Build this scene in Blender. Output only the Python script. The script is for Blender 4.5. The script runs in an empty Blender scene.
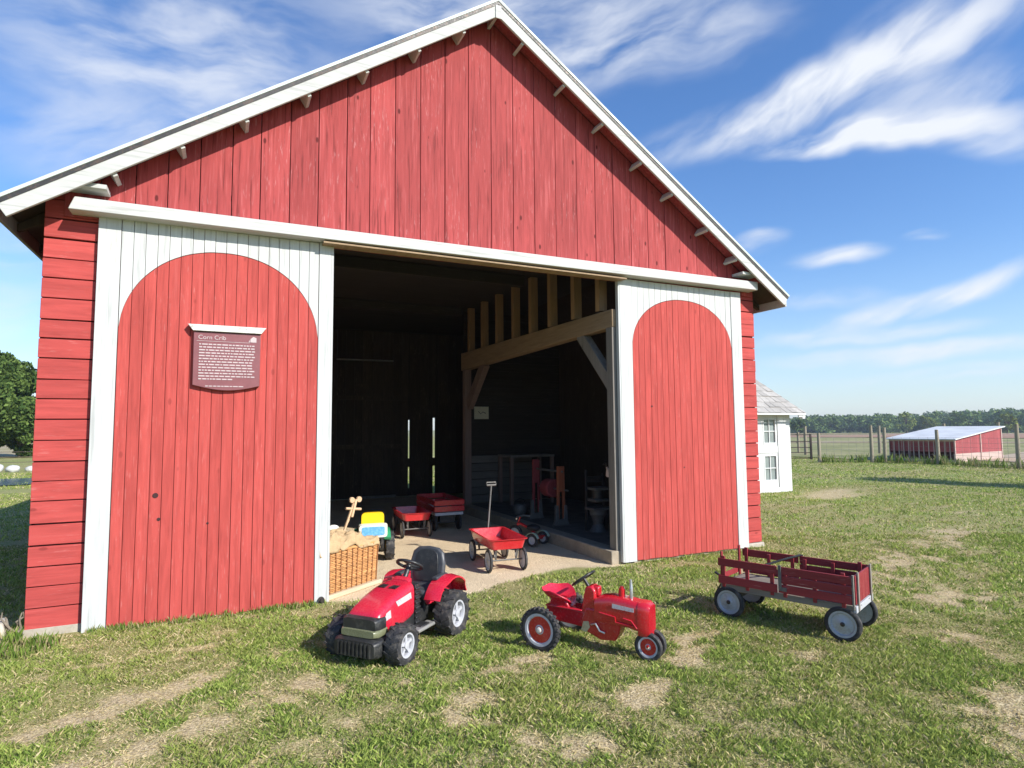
import bpy, math, random
import numpy as np
from mathutils import Vector, Matrix
random.seed(7); RNG = np.random.default_rng(11)
R = math.radians; PI = math.pi
SC = bpy.context.scene; COL = SC.collection

# ------------------------------------------------------------------ camera
F, YAW, PITCH, ROLL, CAM = 601.64, R(25.443), R(4.237), R(-.442), Vector((0, -5.932, 1.6))
fw = Vector((math.sin(YAW)*math.cos(PITCH), math.cos(YAW)*math.cos(PITCH), math.sin(PITCH)))
rt = fw.cross(Vector((0, 0, 1))).normalized(); up = rt.cross(fw)
rt, up = rt*math.cos(ROLL)+up*math.sin(ROLL), up*math.cos(ROLL)-rt*math.sin(ROLL)
cd = bpy.data.cameras.new('camera'); cam = bpy.data.objects.new('camera', cd); COL.objects.link(cam)
m = Matrix((rt, up, -fw)).transposed().to_4x4(); m.translation = CAM; cam.matrix_world = m
cd.sensor_width = 36; cd.lens = F/1024*36; cd.clip_start = .05; cd.clip_end = 5000
SC.camera = cam

SUN_AZ, SUN_EL = R(29), R(33)          # azimuth from -y towards +x
sun_from = Vector((math.sin(SUN_AZ)*math.cos(SUN_EL), -math.cos(SUN_AZ)*math.cos(SUN_EL), math.sin(SUN_EL)))

# ------------------------------------------------------------------ node helper
class NT:
    def __init__(s, tree): s.t = tree; s.t.nodes.clear()
    def n(s, kind, ins=None, **props):
        nd = s.t.nodes.new(kind)
        for k, v in props.items(): setattr(nd, k, v)
        for k, v in (ins or {}).items():
            if isinstance(v, bpy.types.NodeSocket): s.t.links.new(v, nd.inputs[k])
            else: nd.inputs[k].default_value = v
        return nd
    def math(s, op, a, b=0.0, clamp=False):
        return s.n('ShaderNodeMath', {0: a, 1: b}, operation=op, use_clamp=clamp).outputs[0]
    def mix(s, f, a, b, blend='MIX'):
        nd = s.n('ShaderNodeMix', data_type='RGBA', blend_type=blend)
        for k, v in ((0, f), (6, a), (7, b)):
            if isinstance(v, bpy.types.NodeSocket): s.t.links.new(v, nd.inputs[k])
            else: nd.inputs[k].default_value = v if k == 0 else (tuple(v)+(1,))[:4]
        return nd.outputs[2]
    def ramp(s, f, a, b, c0=0.0, c1=1.0):
        return s.n('ShaderNodeMapRange', {0: f, 1: a, 2: b, 3: c0, 4: c1}, interpolation_type='SMOOTHSTEP').outputs[0]
    def noise(s, vec, scale, detail=3, rough=.55, dist=0.0):
        return s.n('ShaderNodeTexNoise', {'Vector': vec, 'Scale': scale, 'Detail': detail, 'Roughness': rough, 'Distortion': dist}).outputs[0]

def newmat(name):
    mt = bpy.data.materials.new(name); mt.use_nodes = True
    return mt, NT(mt.node_tree)
def finish(nt, color, rough, bump=None, bstr=.3, bdist=.01, **extra):
    p = nt.n('ShaderNodeBsdfPrincipled')
    for k, v in {'Base Color': color, 'Roughness': rough, **extra}.items():
        if isinstance(v, bpy.types.NodeSocket): nt.t.links.new(v, p.inputs[k])
        else: p.inputs[k].default_value = (tuple(v)+(1,))[:4] if k == 'Base Color' else v
    if bump is not None:
        b = nt.n('ShaderNodeBump', {'Strength': bstr, 'Distance': bdist, 'Height': bump})
        nt.t.links.new(b.outputs[0], p.inputs['Normal'])
    o = nt.n('ShaderNodeOutputMaterial'); nt.t.links.new(p.outputs[0], o.inputs[0])

def wood(name, base, axis=2, vary=.22, worn=None, worn_amt=.25, rough=.75, grain=1.0, knots=.0, spec=.3, streak=.3):
    """boards: tint per board, grain along the given axis, knots and worn paint"""
    mt, nt = newmat(name)
    geo = nt.n('ShaderNodeNewGeometry'); isl = geo.outputs['Random Per Island']
    tc = nt.n('ShaderNodeTexCoord').outputs['Object']
    off = nt.n('ShaderNodeVectorMath', {0: tc, 1: nt.n('ShaderNodeCombineXYZ', {0: nt.math('MULTIPLY', isl, 37), 1: nt.math('MULTIPLY', isl, 11), 2: nt.math('MULTIPLY', isl, 23)}).outputs[0]}, operation='ADD').outputs[0]
    sc = [9, 9, 9]; sc[axis] = .9
    st = nt.n('ShaderNodeVectorMath', {0: off, 1: tuple(sc)}, operation='MULTIPLY').outputs[0]
    g1 = nt.noise(st, 2.2, 5, .65, .6); g2 = nt.noise(st, 9, 3, .6)
    sc2 = [1.6, 1.6, 1.6]; sc2[axis] = .8
    blot = nt.noise(nt.n('ShaderNodeVectorMath', {0: off, 1: tuple(sc2)}, operation='MULTIPLY').outputs[0], 1.6, 4)
    dark = tuple(c*(1-vary*1.5) for c in base); light = tuple(min(1, c*(1+vary)) for c in base)
    c = nt.mix(isl, dark, light)
    c = nt.mix(.55, c, base)
    c = nt.mix(nt.math('MULTIPLY', nt.ramp(g1, .35, .7), .55*grain), c, tuple(x*.62 for x in base))
    c = nt.mix(nt.math('MULTIPLY', nt.ramp(blot, .5, .8), .4), c, light)
    ss = [42, 42, 42]; ss[axis] = 1.6
    g3 = nt.noise(nt.n('ShaderNodeVectorMath', {0: off, 1: tuple(ss)}, operation='MULTIPLY').outputs[0], 1.0, 3, .6)
    c = nt.mix(nt.math('MULTIPLY', nt.ramp(g3, .54, .70), streak), c, tuple(x*.45 for x in base))
    c = nt.mix(nt.math('MULTIPLY', nt.ramp(g3, .44, .30), streak*.55), c, tuple(min(1, x*1.25+.05) for x in base))
    if worn:
        w = nt.math('MULTIPLY', nt.ramp(g2, .58, .72), nt.ramp(blot, .42, .62))
        c = nt.mix(nt.math('MULTIPLY', w, worn_amt), c, worn)
    if knots:
        sk = [5.5, 5.5, 5.5]; sk[axis] = 2.6
        v = nt.n('ShaderNodeTexVoronoi', {'Vector': nt.n('ShaderNodeVectorMath', {0: off, 1: tuple(sk)}, operation='MULTIPLY').outputs[0], 'Scale': 1.0}).outputs['Distance']
        k = nt.ramp(v, .05, .10, 1, 0)
        c = nt.mix(nt.math('MULTIPLY', k, knots), c, tuple(x*.3 for x in base))
    finish(nt, c, rough, g1, .35*grain, .004, **{'Specular IOR Level': spec})
    return mt
def plain(name, base, rough=.5, metal=0.0, vary=.15, scale=14, bump=.15, dirt=None, dirt_amt=.4, coat=0.0, spec=.5):
    mt, nt = newmat(name)
    tc = nt.n('ShaderNodeTexCoord').outputs['Object']
    a = nt.noise(tc, scale, 4); b = nt.noise(tc, scale*5, 3)
    c = nt.mix(nt.ramp(a, .3, .7), tuple(x*(1-vary) for x in base), tuple(min(1, x*(1+vary*.6)) for x in base))
    if dirt: c = nt.mix(nt.math('MULTIPLY', nt.ramp(nt.math('ADD', nt.math('MULTIPLY', a, .6), nt.math('MULTIPLY', b, .4)), .5, .62), dirt_amt), c, dirt)
    r = nt.ramp(b, .2, .8, max(.02, rough-.1), min(1, rough+.12))
    finish(nt, c, r, b, bump, .003, **{'Metallic': metal, 'Coat Weight': coat, 'Specular IOR Level': spec})
    return mt

M = {}
M['red_door'] = wood('red_door_paint', (.47, .078, .066), 2, .17, (.56, .22, .20), .45, knots=.4, streak=.45, spec=.15)
M['red_gable'] = wood('red_gable_paint', (.385, .068, .066), 2, .22, (.52, .24, .235), .6, knots=1.0, streak=.9, grain=1.1, spec=.15)
M['red_siding'] = wood('red_siding_paint', (.46, .074, .066), 0, .2, (.56, .22, .20), .45, knots=.5, spec=.15)
M['red_gap'] = plain('red_gap_paint', (.14, .022, .022), .9)
M['dark_back'] = plain('dark_gap_wood', (.05, .018, .018), .9)
M['white_wood'] = wood('white_wood_paint', (.56, .57, .55), 2, .07, (.42, .38, .31), .45, grain=.5, streak=.4)
M['white_trim'] = wood('white_trim_paint', (.53, .53, .50), 0, .06, (.40, .36, .29), .45, grain=.5, streak=.4)
M['old_wood'] = wood('weathered_timber', (.36, .25, .15), 1, .2, (.3, .25, .2), .4, knots=.5)
M['old_post'] = wood('weathered_post_wood', (.26, .18, .15), 2, .2, (.3, .26, .22), .4, knots=.5)
M['grey_post'] = wood('grey_post_wood', (.24, .215, .185), 2, .15, (.42, .4, .36), .4, knots=.4)
M['brown_stud'] = wood('brown_stud_wood', (.40, .25, .135), 2, .25, (.48, .34, .22), .3, knots=.4)
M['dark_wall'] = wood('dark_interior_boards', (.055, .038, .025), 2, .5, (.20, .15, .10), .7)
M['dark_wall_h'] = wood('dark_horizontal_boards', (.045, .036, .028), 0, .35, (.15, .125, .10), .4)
M['concrete'] = plain('concrete', (.42, .38, .31), .9, vary=.2, scale=6, bump=.5, dirt=(.26, .22, .16))
M['dark_floor'] = plain('dusty_floor', (.13, .115, .095), .95, vary=.3, scale=5, bump=.4)
M['bin_wood'] = wood('bin_plank_wood', (.17, .15, .13), 0, .3, (.3, .27, .23), .4)
M['curb'] = plain('curb_concrete', (.36, .30, .22), .9, vary=.2, scale=6, bump=.5, dirt=(.22, .18, .13))
M['roof_metal'] = plain('painted_roof_metal', (.55, .60, .57), .5, .0, .06, 3, .1)
M['plaque'] = plain('plaque_maroon', (.22, .075, .08), .4, 0, .08)
M['plaque_white'] = plain('plaque_lettering', (.52, .42, .41), .5, 0, .05)
M['zinc'] = plain('zinc_ledge', (.68, .68, .62), .6, .0, .1, 30, .3, (.28, .26, .22), .8)
M['toy_red'] = plain('red_toy_plastic', (.60, .018, .045), .28, 0, .06, 12, .03, (.42, .08, .08), .15, coat=.4)
M['enamel'] = plain('red_enamel', (.50, .012, .022), .22, 0, .08, 12, .03, (.3, .05, .05), .2, coat=.6)
M['wagon_red'] = plain('red_wagon_steel', (.56, .02, .028), .3, 0, .08, 14, .05, (.4, .12, .1), .25, coat=.4)
M['black_plastic'] = plain('black_plastic', (.022, .023, .024), .42, 0, .2, 20, .1, (.09, .085, .07), .35)
M['seat_grey'] = plain('charcoal_seat_plastic', (.050, .054, .060), .42, 0, .12, 14, .08, (.10, .1, .1), .3)
M['grey_plastic'] = plain('grey_footboard_plastic', (.26, .26, .25), .5, 0, .15, 20, .1, (.18, .15, .1), .5)
M['rubber'] = plain('tyre_rubber', (.030, .030, .032), .75, 0, .3, 25, .3, (.14, .12, .095), .55)
M['rim_white'] = plain('pale_rim', (.48, .49, .52), .4, 0, .1, 20, .08, (.35, .32, .28), .4)
M['rim_grey'] = plain('grey_wheel_disc', (.40, .43, .47), .45, .2, .1, 16, .1, (.25, .23, .2), .45)
M['steel'] = plain('worn_steel', (.55, .56, .55), .35, .8, .15, 16, .15, (.3, .24, .18), .4)
M['dark_steel'] = plain('dark_steel', (.05, .048, .046), .5, .4, .2, 16, .2, (.14, .08, .05), .4)
M['lens'] = plain('yellowed_lens', (.17, .18, .10), .25, 0, .1, 30, .1, (.2, .2, .12), .4)
M['decal'] = plain('silver_decal', (.58, .55, .56), .35, 0, .1, 50, .02, (.45, .12, .14), .7)
M['maroon_slat'] = wood('maroon_slat_paint', (.26, .030, .036), 0, .28, (.46, .24, .22), .7, rough=.5, grain=.6)
M['bed_grey'] = wood('bare_grey_wood', (.24, .215, .18), 0, .15, (.2, .16, .12), .5)
M['wicker'] = wood('orange_wicker', (.58, .29, .11), 0, .35, (.72, .5, .3), .6, grain=1.2)
M['wicker_dark'] = wood('brown_wicker', (.30, .13, .05), 2, .3, grain=1.0)
M['base_board'] = wood('pale_base_board', (.62, .50, .34), 0, .12, grain=.8)
M['burlap'] = plain('burlap', (.50, .355, .20), .95, 0, .18, 24, .8, (.4, .27, .14), .4, spec=.1)
M['toy_wood'] = wood('bare_toy_wood', (.62, .42, .25), 2, .15, grain=.7)
M['yellow'] = plain('yellow_plastic', (.85, .55, .01), .35, 0, .05, 12, .03)
M['blue'] = plain('blue_plastic', (.12, .38, .66), .4, 0, .1, 40, .05, (.3, .55, .75), .5)
M['cream'] = plain('cream_plastic', (.78, .76, .66), .45, 0, .06)
M['green'] = plain('green_toy_plastic', (.03, .26, .11), .35, 0, .08)
M['tric_green'] = plain('pale_green_paint', (.42, .55, .42), .45, 0, .1)
M['paper'] = plain('cream_paper', (.72, .68, .52), .8, 0, .06, 20, .05, (.5, .5, .36), .5)
M['old_red'] = wood('faded_red_casting', (.26, .045, .05), 2, .2, (.34, .2, .18), .5, grain=.4)
M['rust_red'] = wood('rusty_orange_casting', (.34, .10, .045), 2, .2, (.3, .2, .15), .5, grain=.4)
M['iron'] = plain('grey_iron', (.16, .155, .145), .6, .3, .25, 16, .3, (.1, .08, .06), .5)
M['shingle'] = wood('grey_shingles', (.40, .38, .35), 1, .35, (.55, .54, .5), .6, grain=.8)
M['shed_white'] = wood('white_shed_paint', (.62, .63, .62), 2, .04, grain=.2)
M['glass'] = plain('window_glass', (.26, .30, .29), .12, 0, .2, 2, .0)
M['shed_red'] = wood('shed_red_paint', (.34, .075, .08), 2, .2, (.6, .35, .32), .5)
M['shed_shade_red'] = wood('shed_inside_shade', (.08, .02, .02), 2, .2)  # shed red darkened so the colour carries the shade behind the slats
M['shed_pale'] = wood('shed_bleached_base', (.50, .38, .33), 2, .2, grain=.6)
M['shed_roof'] = plain('pale_shed_roof', (.62, .63, .62), .5, 0, .12, 1.2, .1)
M['fence_post'] = wood('fence_post_wood', (.30, .26, .19), 2, .15, (.42, .38, .3), .4)
M['wire'] = plain('fence_wire', (.22, .22, .20), .6, .3)
M['gate'] = plain('brown_gate_metal', (.085, .06, .05), .6, .1)
M['stone'] = plain('pale_stone', (.52, .47, .38), .9, 0, .25, 8, .6, (.34, .3, .22), .5)
M['rock_white'] = plain('white_rock', (.52, .52, .50), .8, 0, .15, 4, .3)
M['bark'] = wood('bark', (.10, .075, .05), 2, .2)
M['vine'] = plain('dry_vine_bark', (.20, .165, .12), .9, 0, .3, 30, .5)
M['black_rubber'] = plain('black_pad', (.018, .018, .02), .6, 0, .1)

def leafmat(name, dark, light, trans=.25):
    mt, nt = newmat(name)
    isl = nt.n('ShaderNodeNewGeometry').outputs['Random Per Island']
    tc = nt.n('ShaderNodeTexCoord').outputs['Object']
    c = nt.mix(nt.ramp(nt.math('ADD', nt.math('MULTIPLY', isl, .6), nt.math('MULTIPLY', nt.noise(tc, .8, 2), .5)), .25, .85), dark, light)
    d = nt.n('ShaderNodeBsdfDiffuse', {'Color': c}); t = nt.n('ShaderNodeBsdfTranslucent', {'Color': c})
    mx = nt.n('ShaderNodeMixShader', {0: trans}); nt.t.links.new(d.outputs[0], mx.inputs[1]); nt.t.links.new(t.outputs[0], mx.inputs[2])
    o = nt.n('ShaderNodeOutputMaterial'); nt.t.links.new(mx.outputs[0], o.inputs[0]); return mt
M['leaf'] = leafmat('tree_leaves', (.045, .085, .024), (.16, .23, .06))
M['leaf_far'] = leafmat('wood_leaves', (.08, .135, .045), (.19, .26, .08), .1)
M['leaf_yellow'] = leafmat('yellowish_leaves', (.14, .19, .045), (.26, .30, .07), .1)
def blademat():
    mt, nt = newmat('grass_blades')
    c = nt.n('ShaderNodeAttribute', attribute_name='tint').outputs['Color']
    d = nt.n('ShaderNodeBsdfDiffuse', {'Color': c}); t = nt.n('ShaderNodeBsdfTranslucent', {'Color': c})
    mx = nt.n('ShaderNodeMixShader', {0: .3}); nt.t.links.new(d.outputs[0], mx.inputs[1]); nt.t.links.new(t.outputs[0], mx.inputs[2])
    o = nt.n('ShaderNodeOutputMaterial'); nt.t.links.new(mx.outputs[0], o.inputs[0]); return mt
M['blade'] = blademat()

# ------------------------------------------------------------------ mesh builder
def T(x=0, y=0, z=0, rx=0, ry=0, rz=0):
    return Matrix.Translation((x, y, z)) @ Matrix.Rotation(rz, 4, 'Z') @ Matrix.Rotation(ry, 4, 'Y') @ Matrix.Rotation(rx, 4, 'X')
class MB:
    def __init__(s): s.v = []; s.f = []
    def add(s, vs, fs, mt=None):
        o = len(s.v)
        for p in vs:
            p = Vector(p); s.v.append(mt @ p if mt else p)
        s.f += [tuple(i+o for i in f) for f in fs]; return s
    def box(s, x0, x1, y0, y1, z0, z1, mt=None):
        v = [(x, y, z) for x in (x0, x1) for y in (y0, y1) for z in (z0, z1)]
        return s.add(v, [(0, 1, 3, 2), (4, 6, 7, 5), (0, 4, 5, 1), (2, 3, 7, 6), (0, 2, 6, 4), (1, 5, 7, 3)], mt)
    def cbox(s, cx, cy, cz, sx, sy, sz, mt=None):
        return s.box(cx-sx/2, cx+sx/2, cy-sy/2, cy+sy/2, cz-sz/2, cz+sz/2, mt)
    def bar(s, a, b, w, h=None):
        """rectangular bar from a to b"""
        a = Vector(a); b = Vector(b); d = b-a; h = h or w
        q = d.to_track_quat('Z', 'Y').to_matrix().to_4x4(); q.translation = a
        return s.box(-w/2, w/2, -h/2, h/2, 0, d.length, q)
    def prism(s, poly, h0, h1, plane='xz', mt=None):
        """poly extruded; plane 'xz' extrudes along y, 'xy' along z, 'yz' along x"""
        def P(a, b, h): return {'xz': (a, h, b), 'xy': (a, b, h), 'yz': (h, a, b)}[plane]
        n = len(poly); v = [P(a, b, h0) for a, b in poly]+[P(a, b, h1) for a, b in poly]
        f = [tuple(range(n)), tuple(range(2*n-1, n-1, -1))]+[(i, i+n, (i+1) % n+n, (i+1) % n) for i in range(n)]
        return s.add(v, f, mt)
    def tube(s, pts, r, n=10, cap=True):
        pts = [Vector(p) for p in pts]; rs = r if isinstance(r, (list, tuple)) else [r]*len(pts)
        rings = []; ref = None
        for i, p in enumerate(pts):
            d = (pts[min(i+1, len(pts)-1)]-pts[max(i-1, 0)]).normalized()
            if ref is None: ref = d.orthogonal().normalized()
            ref = (ref-d*ref.dot(d)).normalized(); b = d.cross(ref)
            rings.append([p+(ref*math.cos(2*PI*k/n)+b*math.sin(2*PI*k/n))*rs[i] for k in range(n)])
        return s.loft(rings, cap)
    def loft(s, rings, cap=True, mt=None):
        n = len(rings[0]); v = [p for r in rings for p in r]; f = []
        for i in range(len(rings)-1):
            for k in range(n): f.append((i*n+k, i*n+(k+1) % n, (i+1)*n+(k+1) % n, (i+1)*n+k))
        if cap: f += [tuple(range(n-1, -1, -1)), tuple(range((len(rings)-1)*n, len(rings)*n))]
        return s.add(v, f, mt)
    def lathe(s, prof, mt=None, n=28, cap=False):
        """profile of (radius, y): revolved about the y axis"""
        rings = [[(r*math.cos(2*PI*k/n), y, r*math.sin(2*PI*k/n)) for k in range(n)] for r, y in prof]
        return s.loft(rings, cap, mt)
    def build(s, name, mat, parent=None, bevel=0, smooth=None, subsurf=0, label=None):
        me = bpy.data.meshes.new(name); me.from_pydata([tuple(p) for p in s.v], [], s.f); me.update()
        import bmesh
        bm = bmesh.new(); bm.from_mesh(me); bmesh.ops.recalc_face_normals(bm, faces=bm.faces); bm.to_mesh(me); bm.free()
        o = bpy.data.objects.new(name, me); COL.objects.link(o)
        for mm in (mat if isinstance(mat, (list, tuple)) else [mat]): me.materials.append(M[mm] if isinstance(mm, str) else mm)
        if parent: o.parent = parent
        if bevel:
            b = o.modifiers.new('bevel', 'BEVEL'); b.width = bevel; b.segments = 2; b.limit_method = 'ANGLE'; b.angle_limit = R(40)
        if subsurf:
            b = o.modifiers.new('sub', 'SUBSURF'); b.levels = b.render_levels = subsurf
        if smooth is not None or bevel or subsurf:
            me.shade_smooth()
            if not subsurf: me.set_sharp_from_angle(angle=R(smooth or 35))
        if label: o['label'] = label
        return o
def rrect(w, z0, z1, x, r=.3, n=20, ymid=0):
    """superellipse ring in the yz plane at x"""
    zc = (z0+z1)/2; out = []
    for k in range(n):
        a = 2*PI*(k+.5)/n; c, s_ = math.cos(a), math.sin(a); e = r
        out.append((x, ymid+w/2*math.copysign(abs(c)**e, c), zc+(z1-z0)/2*math.copysign(abs(s_)**e, s_)))
    return out
def thing(name, label, cat, loc=(0, 0, 0), rz=0, group=None):
    o = bpy.data.objects.new(name, None); COL.objects.link(o); o.location = loc; o.rotation_euler = (0, 0, rz)
    o.empty_display_size = .1
    return tag(o, label, cat, group)
def tag(o, label, cat, group=None):
    o['label'] = label; o['category'] = cat
    if group: o['group'] = group
    return o
def struct(o): o['kind'] = 'structure'; return o
def dup(root, loc, rz, label):
    r = root.copy(); COL.objects.link(r); r.location = loc; r.rotation_euler = (0, 0, rz); r['label'] = label
    for ch in root.children:
        c = ch.copy(); COL.objects.link(c); c.parent = r
        for g in ch.children:
            d = g.copy(); COL.objects.link(d); d.parent = c
    return r

# ------------------------------------------------------------------ value noise for terrain cover
def vnoise(x, y, s, seed=0, octv=3):
    tot = 0; amp = 1; nn = 0
    for o in range(octv):
        r = np.random.default_rng(seed+o).random((256, 256))
        X = x/s*2**o+100.3; Y = y/s*2**o+77.7
        xi = np.floor(X).astype(int); yi = np.floor(Y).astype(int); fx = X-xi; fy = Y-yi
        fx = fx*fx*(3-2*fx); fy = fy*fy*(3-2*fy)
        a = r[xi % 256, yi % 256]; b = r[(xi+1) % 256, yi % 256]; c = r[xi % 256, (yi+1) % 256]; d = r[(xi+1) % 256, (yi+1) % 256]
        tot = tot+amp*((a*(1-fx)+b*fx)*(1-fy)+(c*(1-fx)+d*fx)*fy); nn += amp; amp *= .5
    return tot/nn
def sstep(a, b, x): t = np.clip((x-a)/(b-a), 0, 1); return t*t*(3-2*t)
PATCH = [(1.45,-2.39,.30,.13),(1.05,-2.05,.22,.1),(2.34,-2.91,.28,.12),(3.53,-2.99,.3,.12),(-.79,-1.7,.25,.1),(-.11,-1.45,.4,.1),
         (-.47,-1.58,.2,.12),(6.05,-2.55,.5,.2),(3.75,-4.05,.5,.25),(1.64,-3.25,.22,.12),(1.9,-2.1,.25,.08),(.46,-1.89,.3,.12),
         (3.2,-2.29,.25,.1),(-.5,-2.3,.4,.12),(7.31,-1.31,.8,.25),(5.4,-3.0,.6,.2),(.64,-2.54,.25,.1),(2.95,-2.6,.2,.1),(9.5,-.6,1.2,.25),
         (13.0,3.75,1.1,.42),(5.2,-.9,.3,.1),(1.6,-2.0,.15,.08),(2.75,-1.95,.2,.07)]
def dryness(x, y):
    """0 lush .. 1 bare straw: worn patches with frayed borders"""
    n = vnoise(x, y, .5, 5, 4); w = vnoise(x, y, .10, 21, 3); n2 = vnoise(x, y, 2.6, 9, 3)
    wx = (vnoise(x, y, .30, 71, 3)-.5)*.34; wy = (vnoise(x, y, .30, 75, 3)-.5)*.34
    X_ = x+wx; Y_ = y+wy; d = np.zeros_like(x)
    for px, py, a, b in PATCH:
        ux, uy = .92, .39                       # patches stretch along the worn track
        dx, dy = X_-px, Y_-py; s_, t_ = dx*ux+dy*uy, -dx*uy+dy*ux
        d = np.maximum(d, (2.2 if px > 12.5 else 1)*np.exp(-.6*((s_/a)**2+(t_/b)**2)))
    m_ = .55*d+.7*(n-.5)+.5*(n2-.5)+1.1*(w-.5)
    return sstep(.10, .74, m_)
def lushness(x, y):
    c = .5*vnoise(x, y, .20, 81, 3)+.3*vnoise(x, y, .9, 85, 2)+.2*vnoise(x, y, .07, 87, 2)
    return sstep(.36, .58, c)*(1-.8*dryness(x, y))
def gravel_mask(x, y):
    """1 on the gravel that spills out of the doorway"""
    edge = -.10+.10*np.sin(x*2.1+.6)-.22*np.exp(-((x-1.9)/.6)**2)+.12*np.exp(-((x-3.5)/.7)**2)+(vnoise(x, y, .25, 31, 3)-.5)*.16
    inx = sstep(.72, .92, x)*(1-sstep(4.2, 4.32, x)); iny = sstep(-.04, .05, y-edge)
    inside = (x > -1.2)*(x < 4.2)*(y > .15)
    return np.maximum(inx*iny, inside)
def hgt(x, y):
    d = np.hypot(x, y+6)
    h = -2.0*sstep(60, 380, d)
    return h+(vnoise(x, y, 1.7, 3, 2)-.5)*.03*sstep(6, 12, d)

# ------------------------------------------------------------------ ground sheet
def graded(lo, a, b, hi, fine, growth=1.16):
    mid = list(np.arange(a, b, fine)); out = mid[:]
    s = fine; v = b
    while v < hi: out.append(v); s *= growth; v += s
    out.append(hi); s = fine; v = a
    while True:
        s *= growth; v -= s
        if v < lo: break
        out.insert(0, v)
    out.insert(0, lo); return np.array(out)
gx = graded(-1500, -2.6, 8.0, 1500, .05); gy = graded(-600, -4.6, 1.2, 1800, .05)
X, Y = np.meshgrid(gx, gy, indexing='ij'); Z = hgt(X, Y)
nx, ny = X.shape
near = (np.hypot(X-2, Y+2) < 9)
Z = Z+np.where(near, (vnoise(X, Y, .35, 51, 3)-.5)*.022*sstep(-.05, -.5, Y), 0)
def grid_mesh(name, X, Y, Z, mat, attrs=None):
    nx, ny = X.shape; me = bpy.data.meshes.new(name)
    co = np.stack([X, Y, Z], -1).reshape(-1, 3).astype(np.float32)
    i = np.arange(nx*ny).reshape(nx, ny)
    q = np.stack([i[:-1, :-1], i[1:, :-1], i[1:, 1:], i[:-1, 1:]], -1).reshape(-1, 4)
    me.vertices.add(len(co)); me.vertices.foreach_set('co', co.ravel())
    me.loops.add(q.size); me.loops.foreach_set('vertex_index', q.ravel().astype(np.int32))
    me.polygons.add(len(q)); me.polygons.foreach_set('loop_start', np.arange(0, q.size, 4, dtype=np.int32))
    me.update(calc_edges=True)
    for k, v in (attrs or {}).items():
        a = me.attributes.new(k, 'FLOAT', 'POINT'); a.data.foreach_set('value', v.reshape(-1).astype(np.float32))
    me.materials.append(mat); me.shade_smooth()
    o = bpy.data.objects.new(name, me); COL.objects.link(o); return o
def groundmat():
    mt, nt = newmat('lawn_ground')
    pos = nt.n('ShaderNodeNewGeometry').outputs['Position']
    dry = nt.n('ShaderNodeAttribute', attribute_name='dry').outputs['Fac']
    gr = nt.n('ShaderNodeAttribute', attribute_name='gravel').outputs['Fac']
    n1 = nt.noise(pos, .45, 4, .6); n2 = nt.noise(pos, 9, 4, .7); n3 = nt.noise(pos, 60, 3, .6)
    n4 = nt.noise(nt.n('ShaderNodeVectorMath', {0: pos, 1: (.25, 1, 1)}, operation='MULTIPLY').outputs[0], 1.3, 4, .6)
    lush = nt.n('ShaderNodeAttribute', attribute_name='lush').outputs['Fac']
    green = nt.mix(nt.ramp(n2, .3, .7), (.14, .20, .045), (.29, .34, .095))
    green = nt.mix(lush, (.30, .26, .11), green)
    green = nt.mix(nt.math('MULTIPLY', nt.ramp(n1, .4, .65), .5), green, (.26, .29, .09))
    straw = nt.mix(nt.ramp(n3, .3, .7), (.30, .23, .12), (.66, .54, .34))
    far = nt.math('MULTIPLY', nt.ramp(n4, .50, .72), .55)
    f = nt.math('MAXIMUM', nt.ramp(nt.math('ADD', dry, nt.math('MULTIPLY', nt.math('SUBTRACT', n2, .5), 1.1)), .1, .95), far)
    c = nt.mix(f, green, straw)
    sp = nt.noise(pos, 130, 2, .7)
    c = nt.mix(nt.math('MULTIPLY', nt.ramp(sp, .54, .64), .6), c, (.11, .11, .045))
    c = nt.mix(nt.math('MULTIPLY', nt.ramp(sp, .45, .36), .6), c, (.62, .56, .34))
    gv = nt.mix(nt.ramp(nt.noise(pos, 90, 2, .7), .35, .65), (.50, .38, .24), (.88, .72, .50))
    gv = nt.mix(nt.math('MULTIPLY', nt.ramp(nt.noise(pos, 2.2, 4), .45, .7), .35), gv, (.44, .34, .22))
    c = nt.mix(gr, c, gv)
    hh = nt.math('ADD', n3, nt.math('MULTIPLY', n2, 1.5))
    finish(nt, c, .95, hh, .7, .02, **{'Specular IOR Level': .1})
    return mt
g = struct(grid_mesh('ground', X, Y, Z, groundmat(), {'dry': dryness(X, Y), 'lush': lushness(X, Y), 'gravel': gravel_mask(X, Y)}))

# pastures beyond the fence: sheets just above the ground
def patchsheet(name, poly, mat, lift, step):
    """quad patch given by 4 corners, following the ground"""
    A, B, C_, D = [np.array(p, float) for p in poly]
    u = np.linspace(0, 1, step)[:, None, None]; v = np.linspace(0, 1, step)[None, :, None]
    P = (A*(1-u)+B*u)*(1-v)+(D*(1-u)+C_*u)*v
    x, y = P[..., 0], P[..., 1]
    return struct(grid_mesh(name, x, y, hgt(x, y)+lift, mat))
def fieldmat(name, a, b, s):
    mt, nt = newmat(name); pos = nt.n('ShaderNodeNewGeometry').outputs['Position']
    n1 = nt.noise(pos, s, 4, .6); n2 = nt.noise(pos, s*9, 3, .6)
    c = nt.mix(nt.ramp(nt.math('ADD', nt.math('MULTIPLY', n1, .6), nt.math('MULTIPLY', n2, .4)), .38, .62), a, b)
    finish(nt, c, .95, n2, .5, .03, **{'Specular IOR Level': .1}); return mt
mp = fieldmat('pasture_grass', (.20, .21, .09), (.33, .31, .16), .15)
mf = fieldmat('brown_field', (.30, .18, .13), (.36, .25, .17), .02)
md = fieldmat('pale_dirt', (.44, .36, .27), (.34, .27, .18), .6)
patchsheet('pasture', [(26.5, 28), (27.6, 2), (110, 8), (100, 78)], mp, .03, 60)
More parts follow.
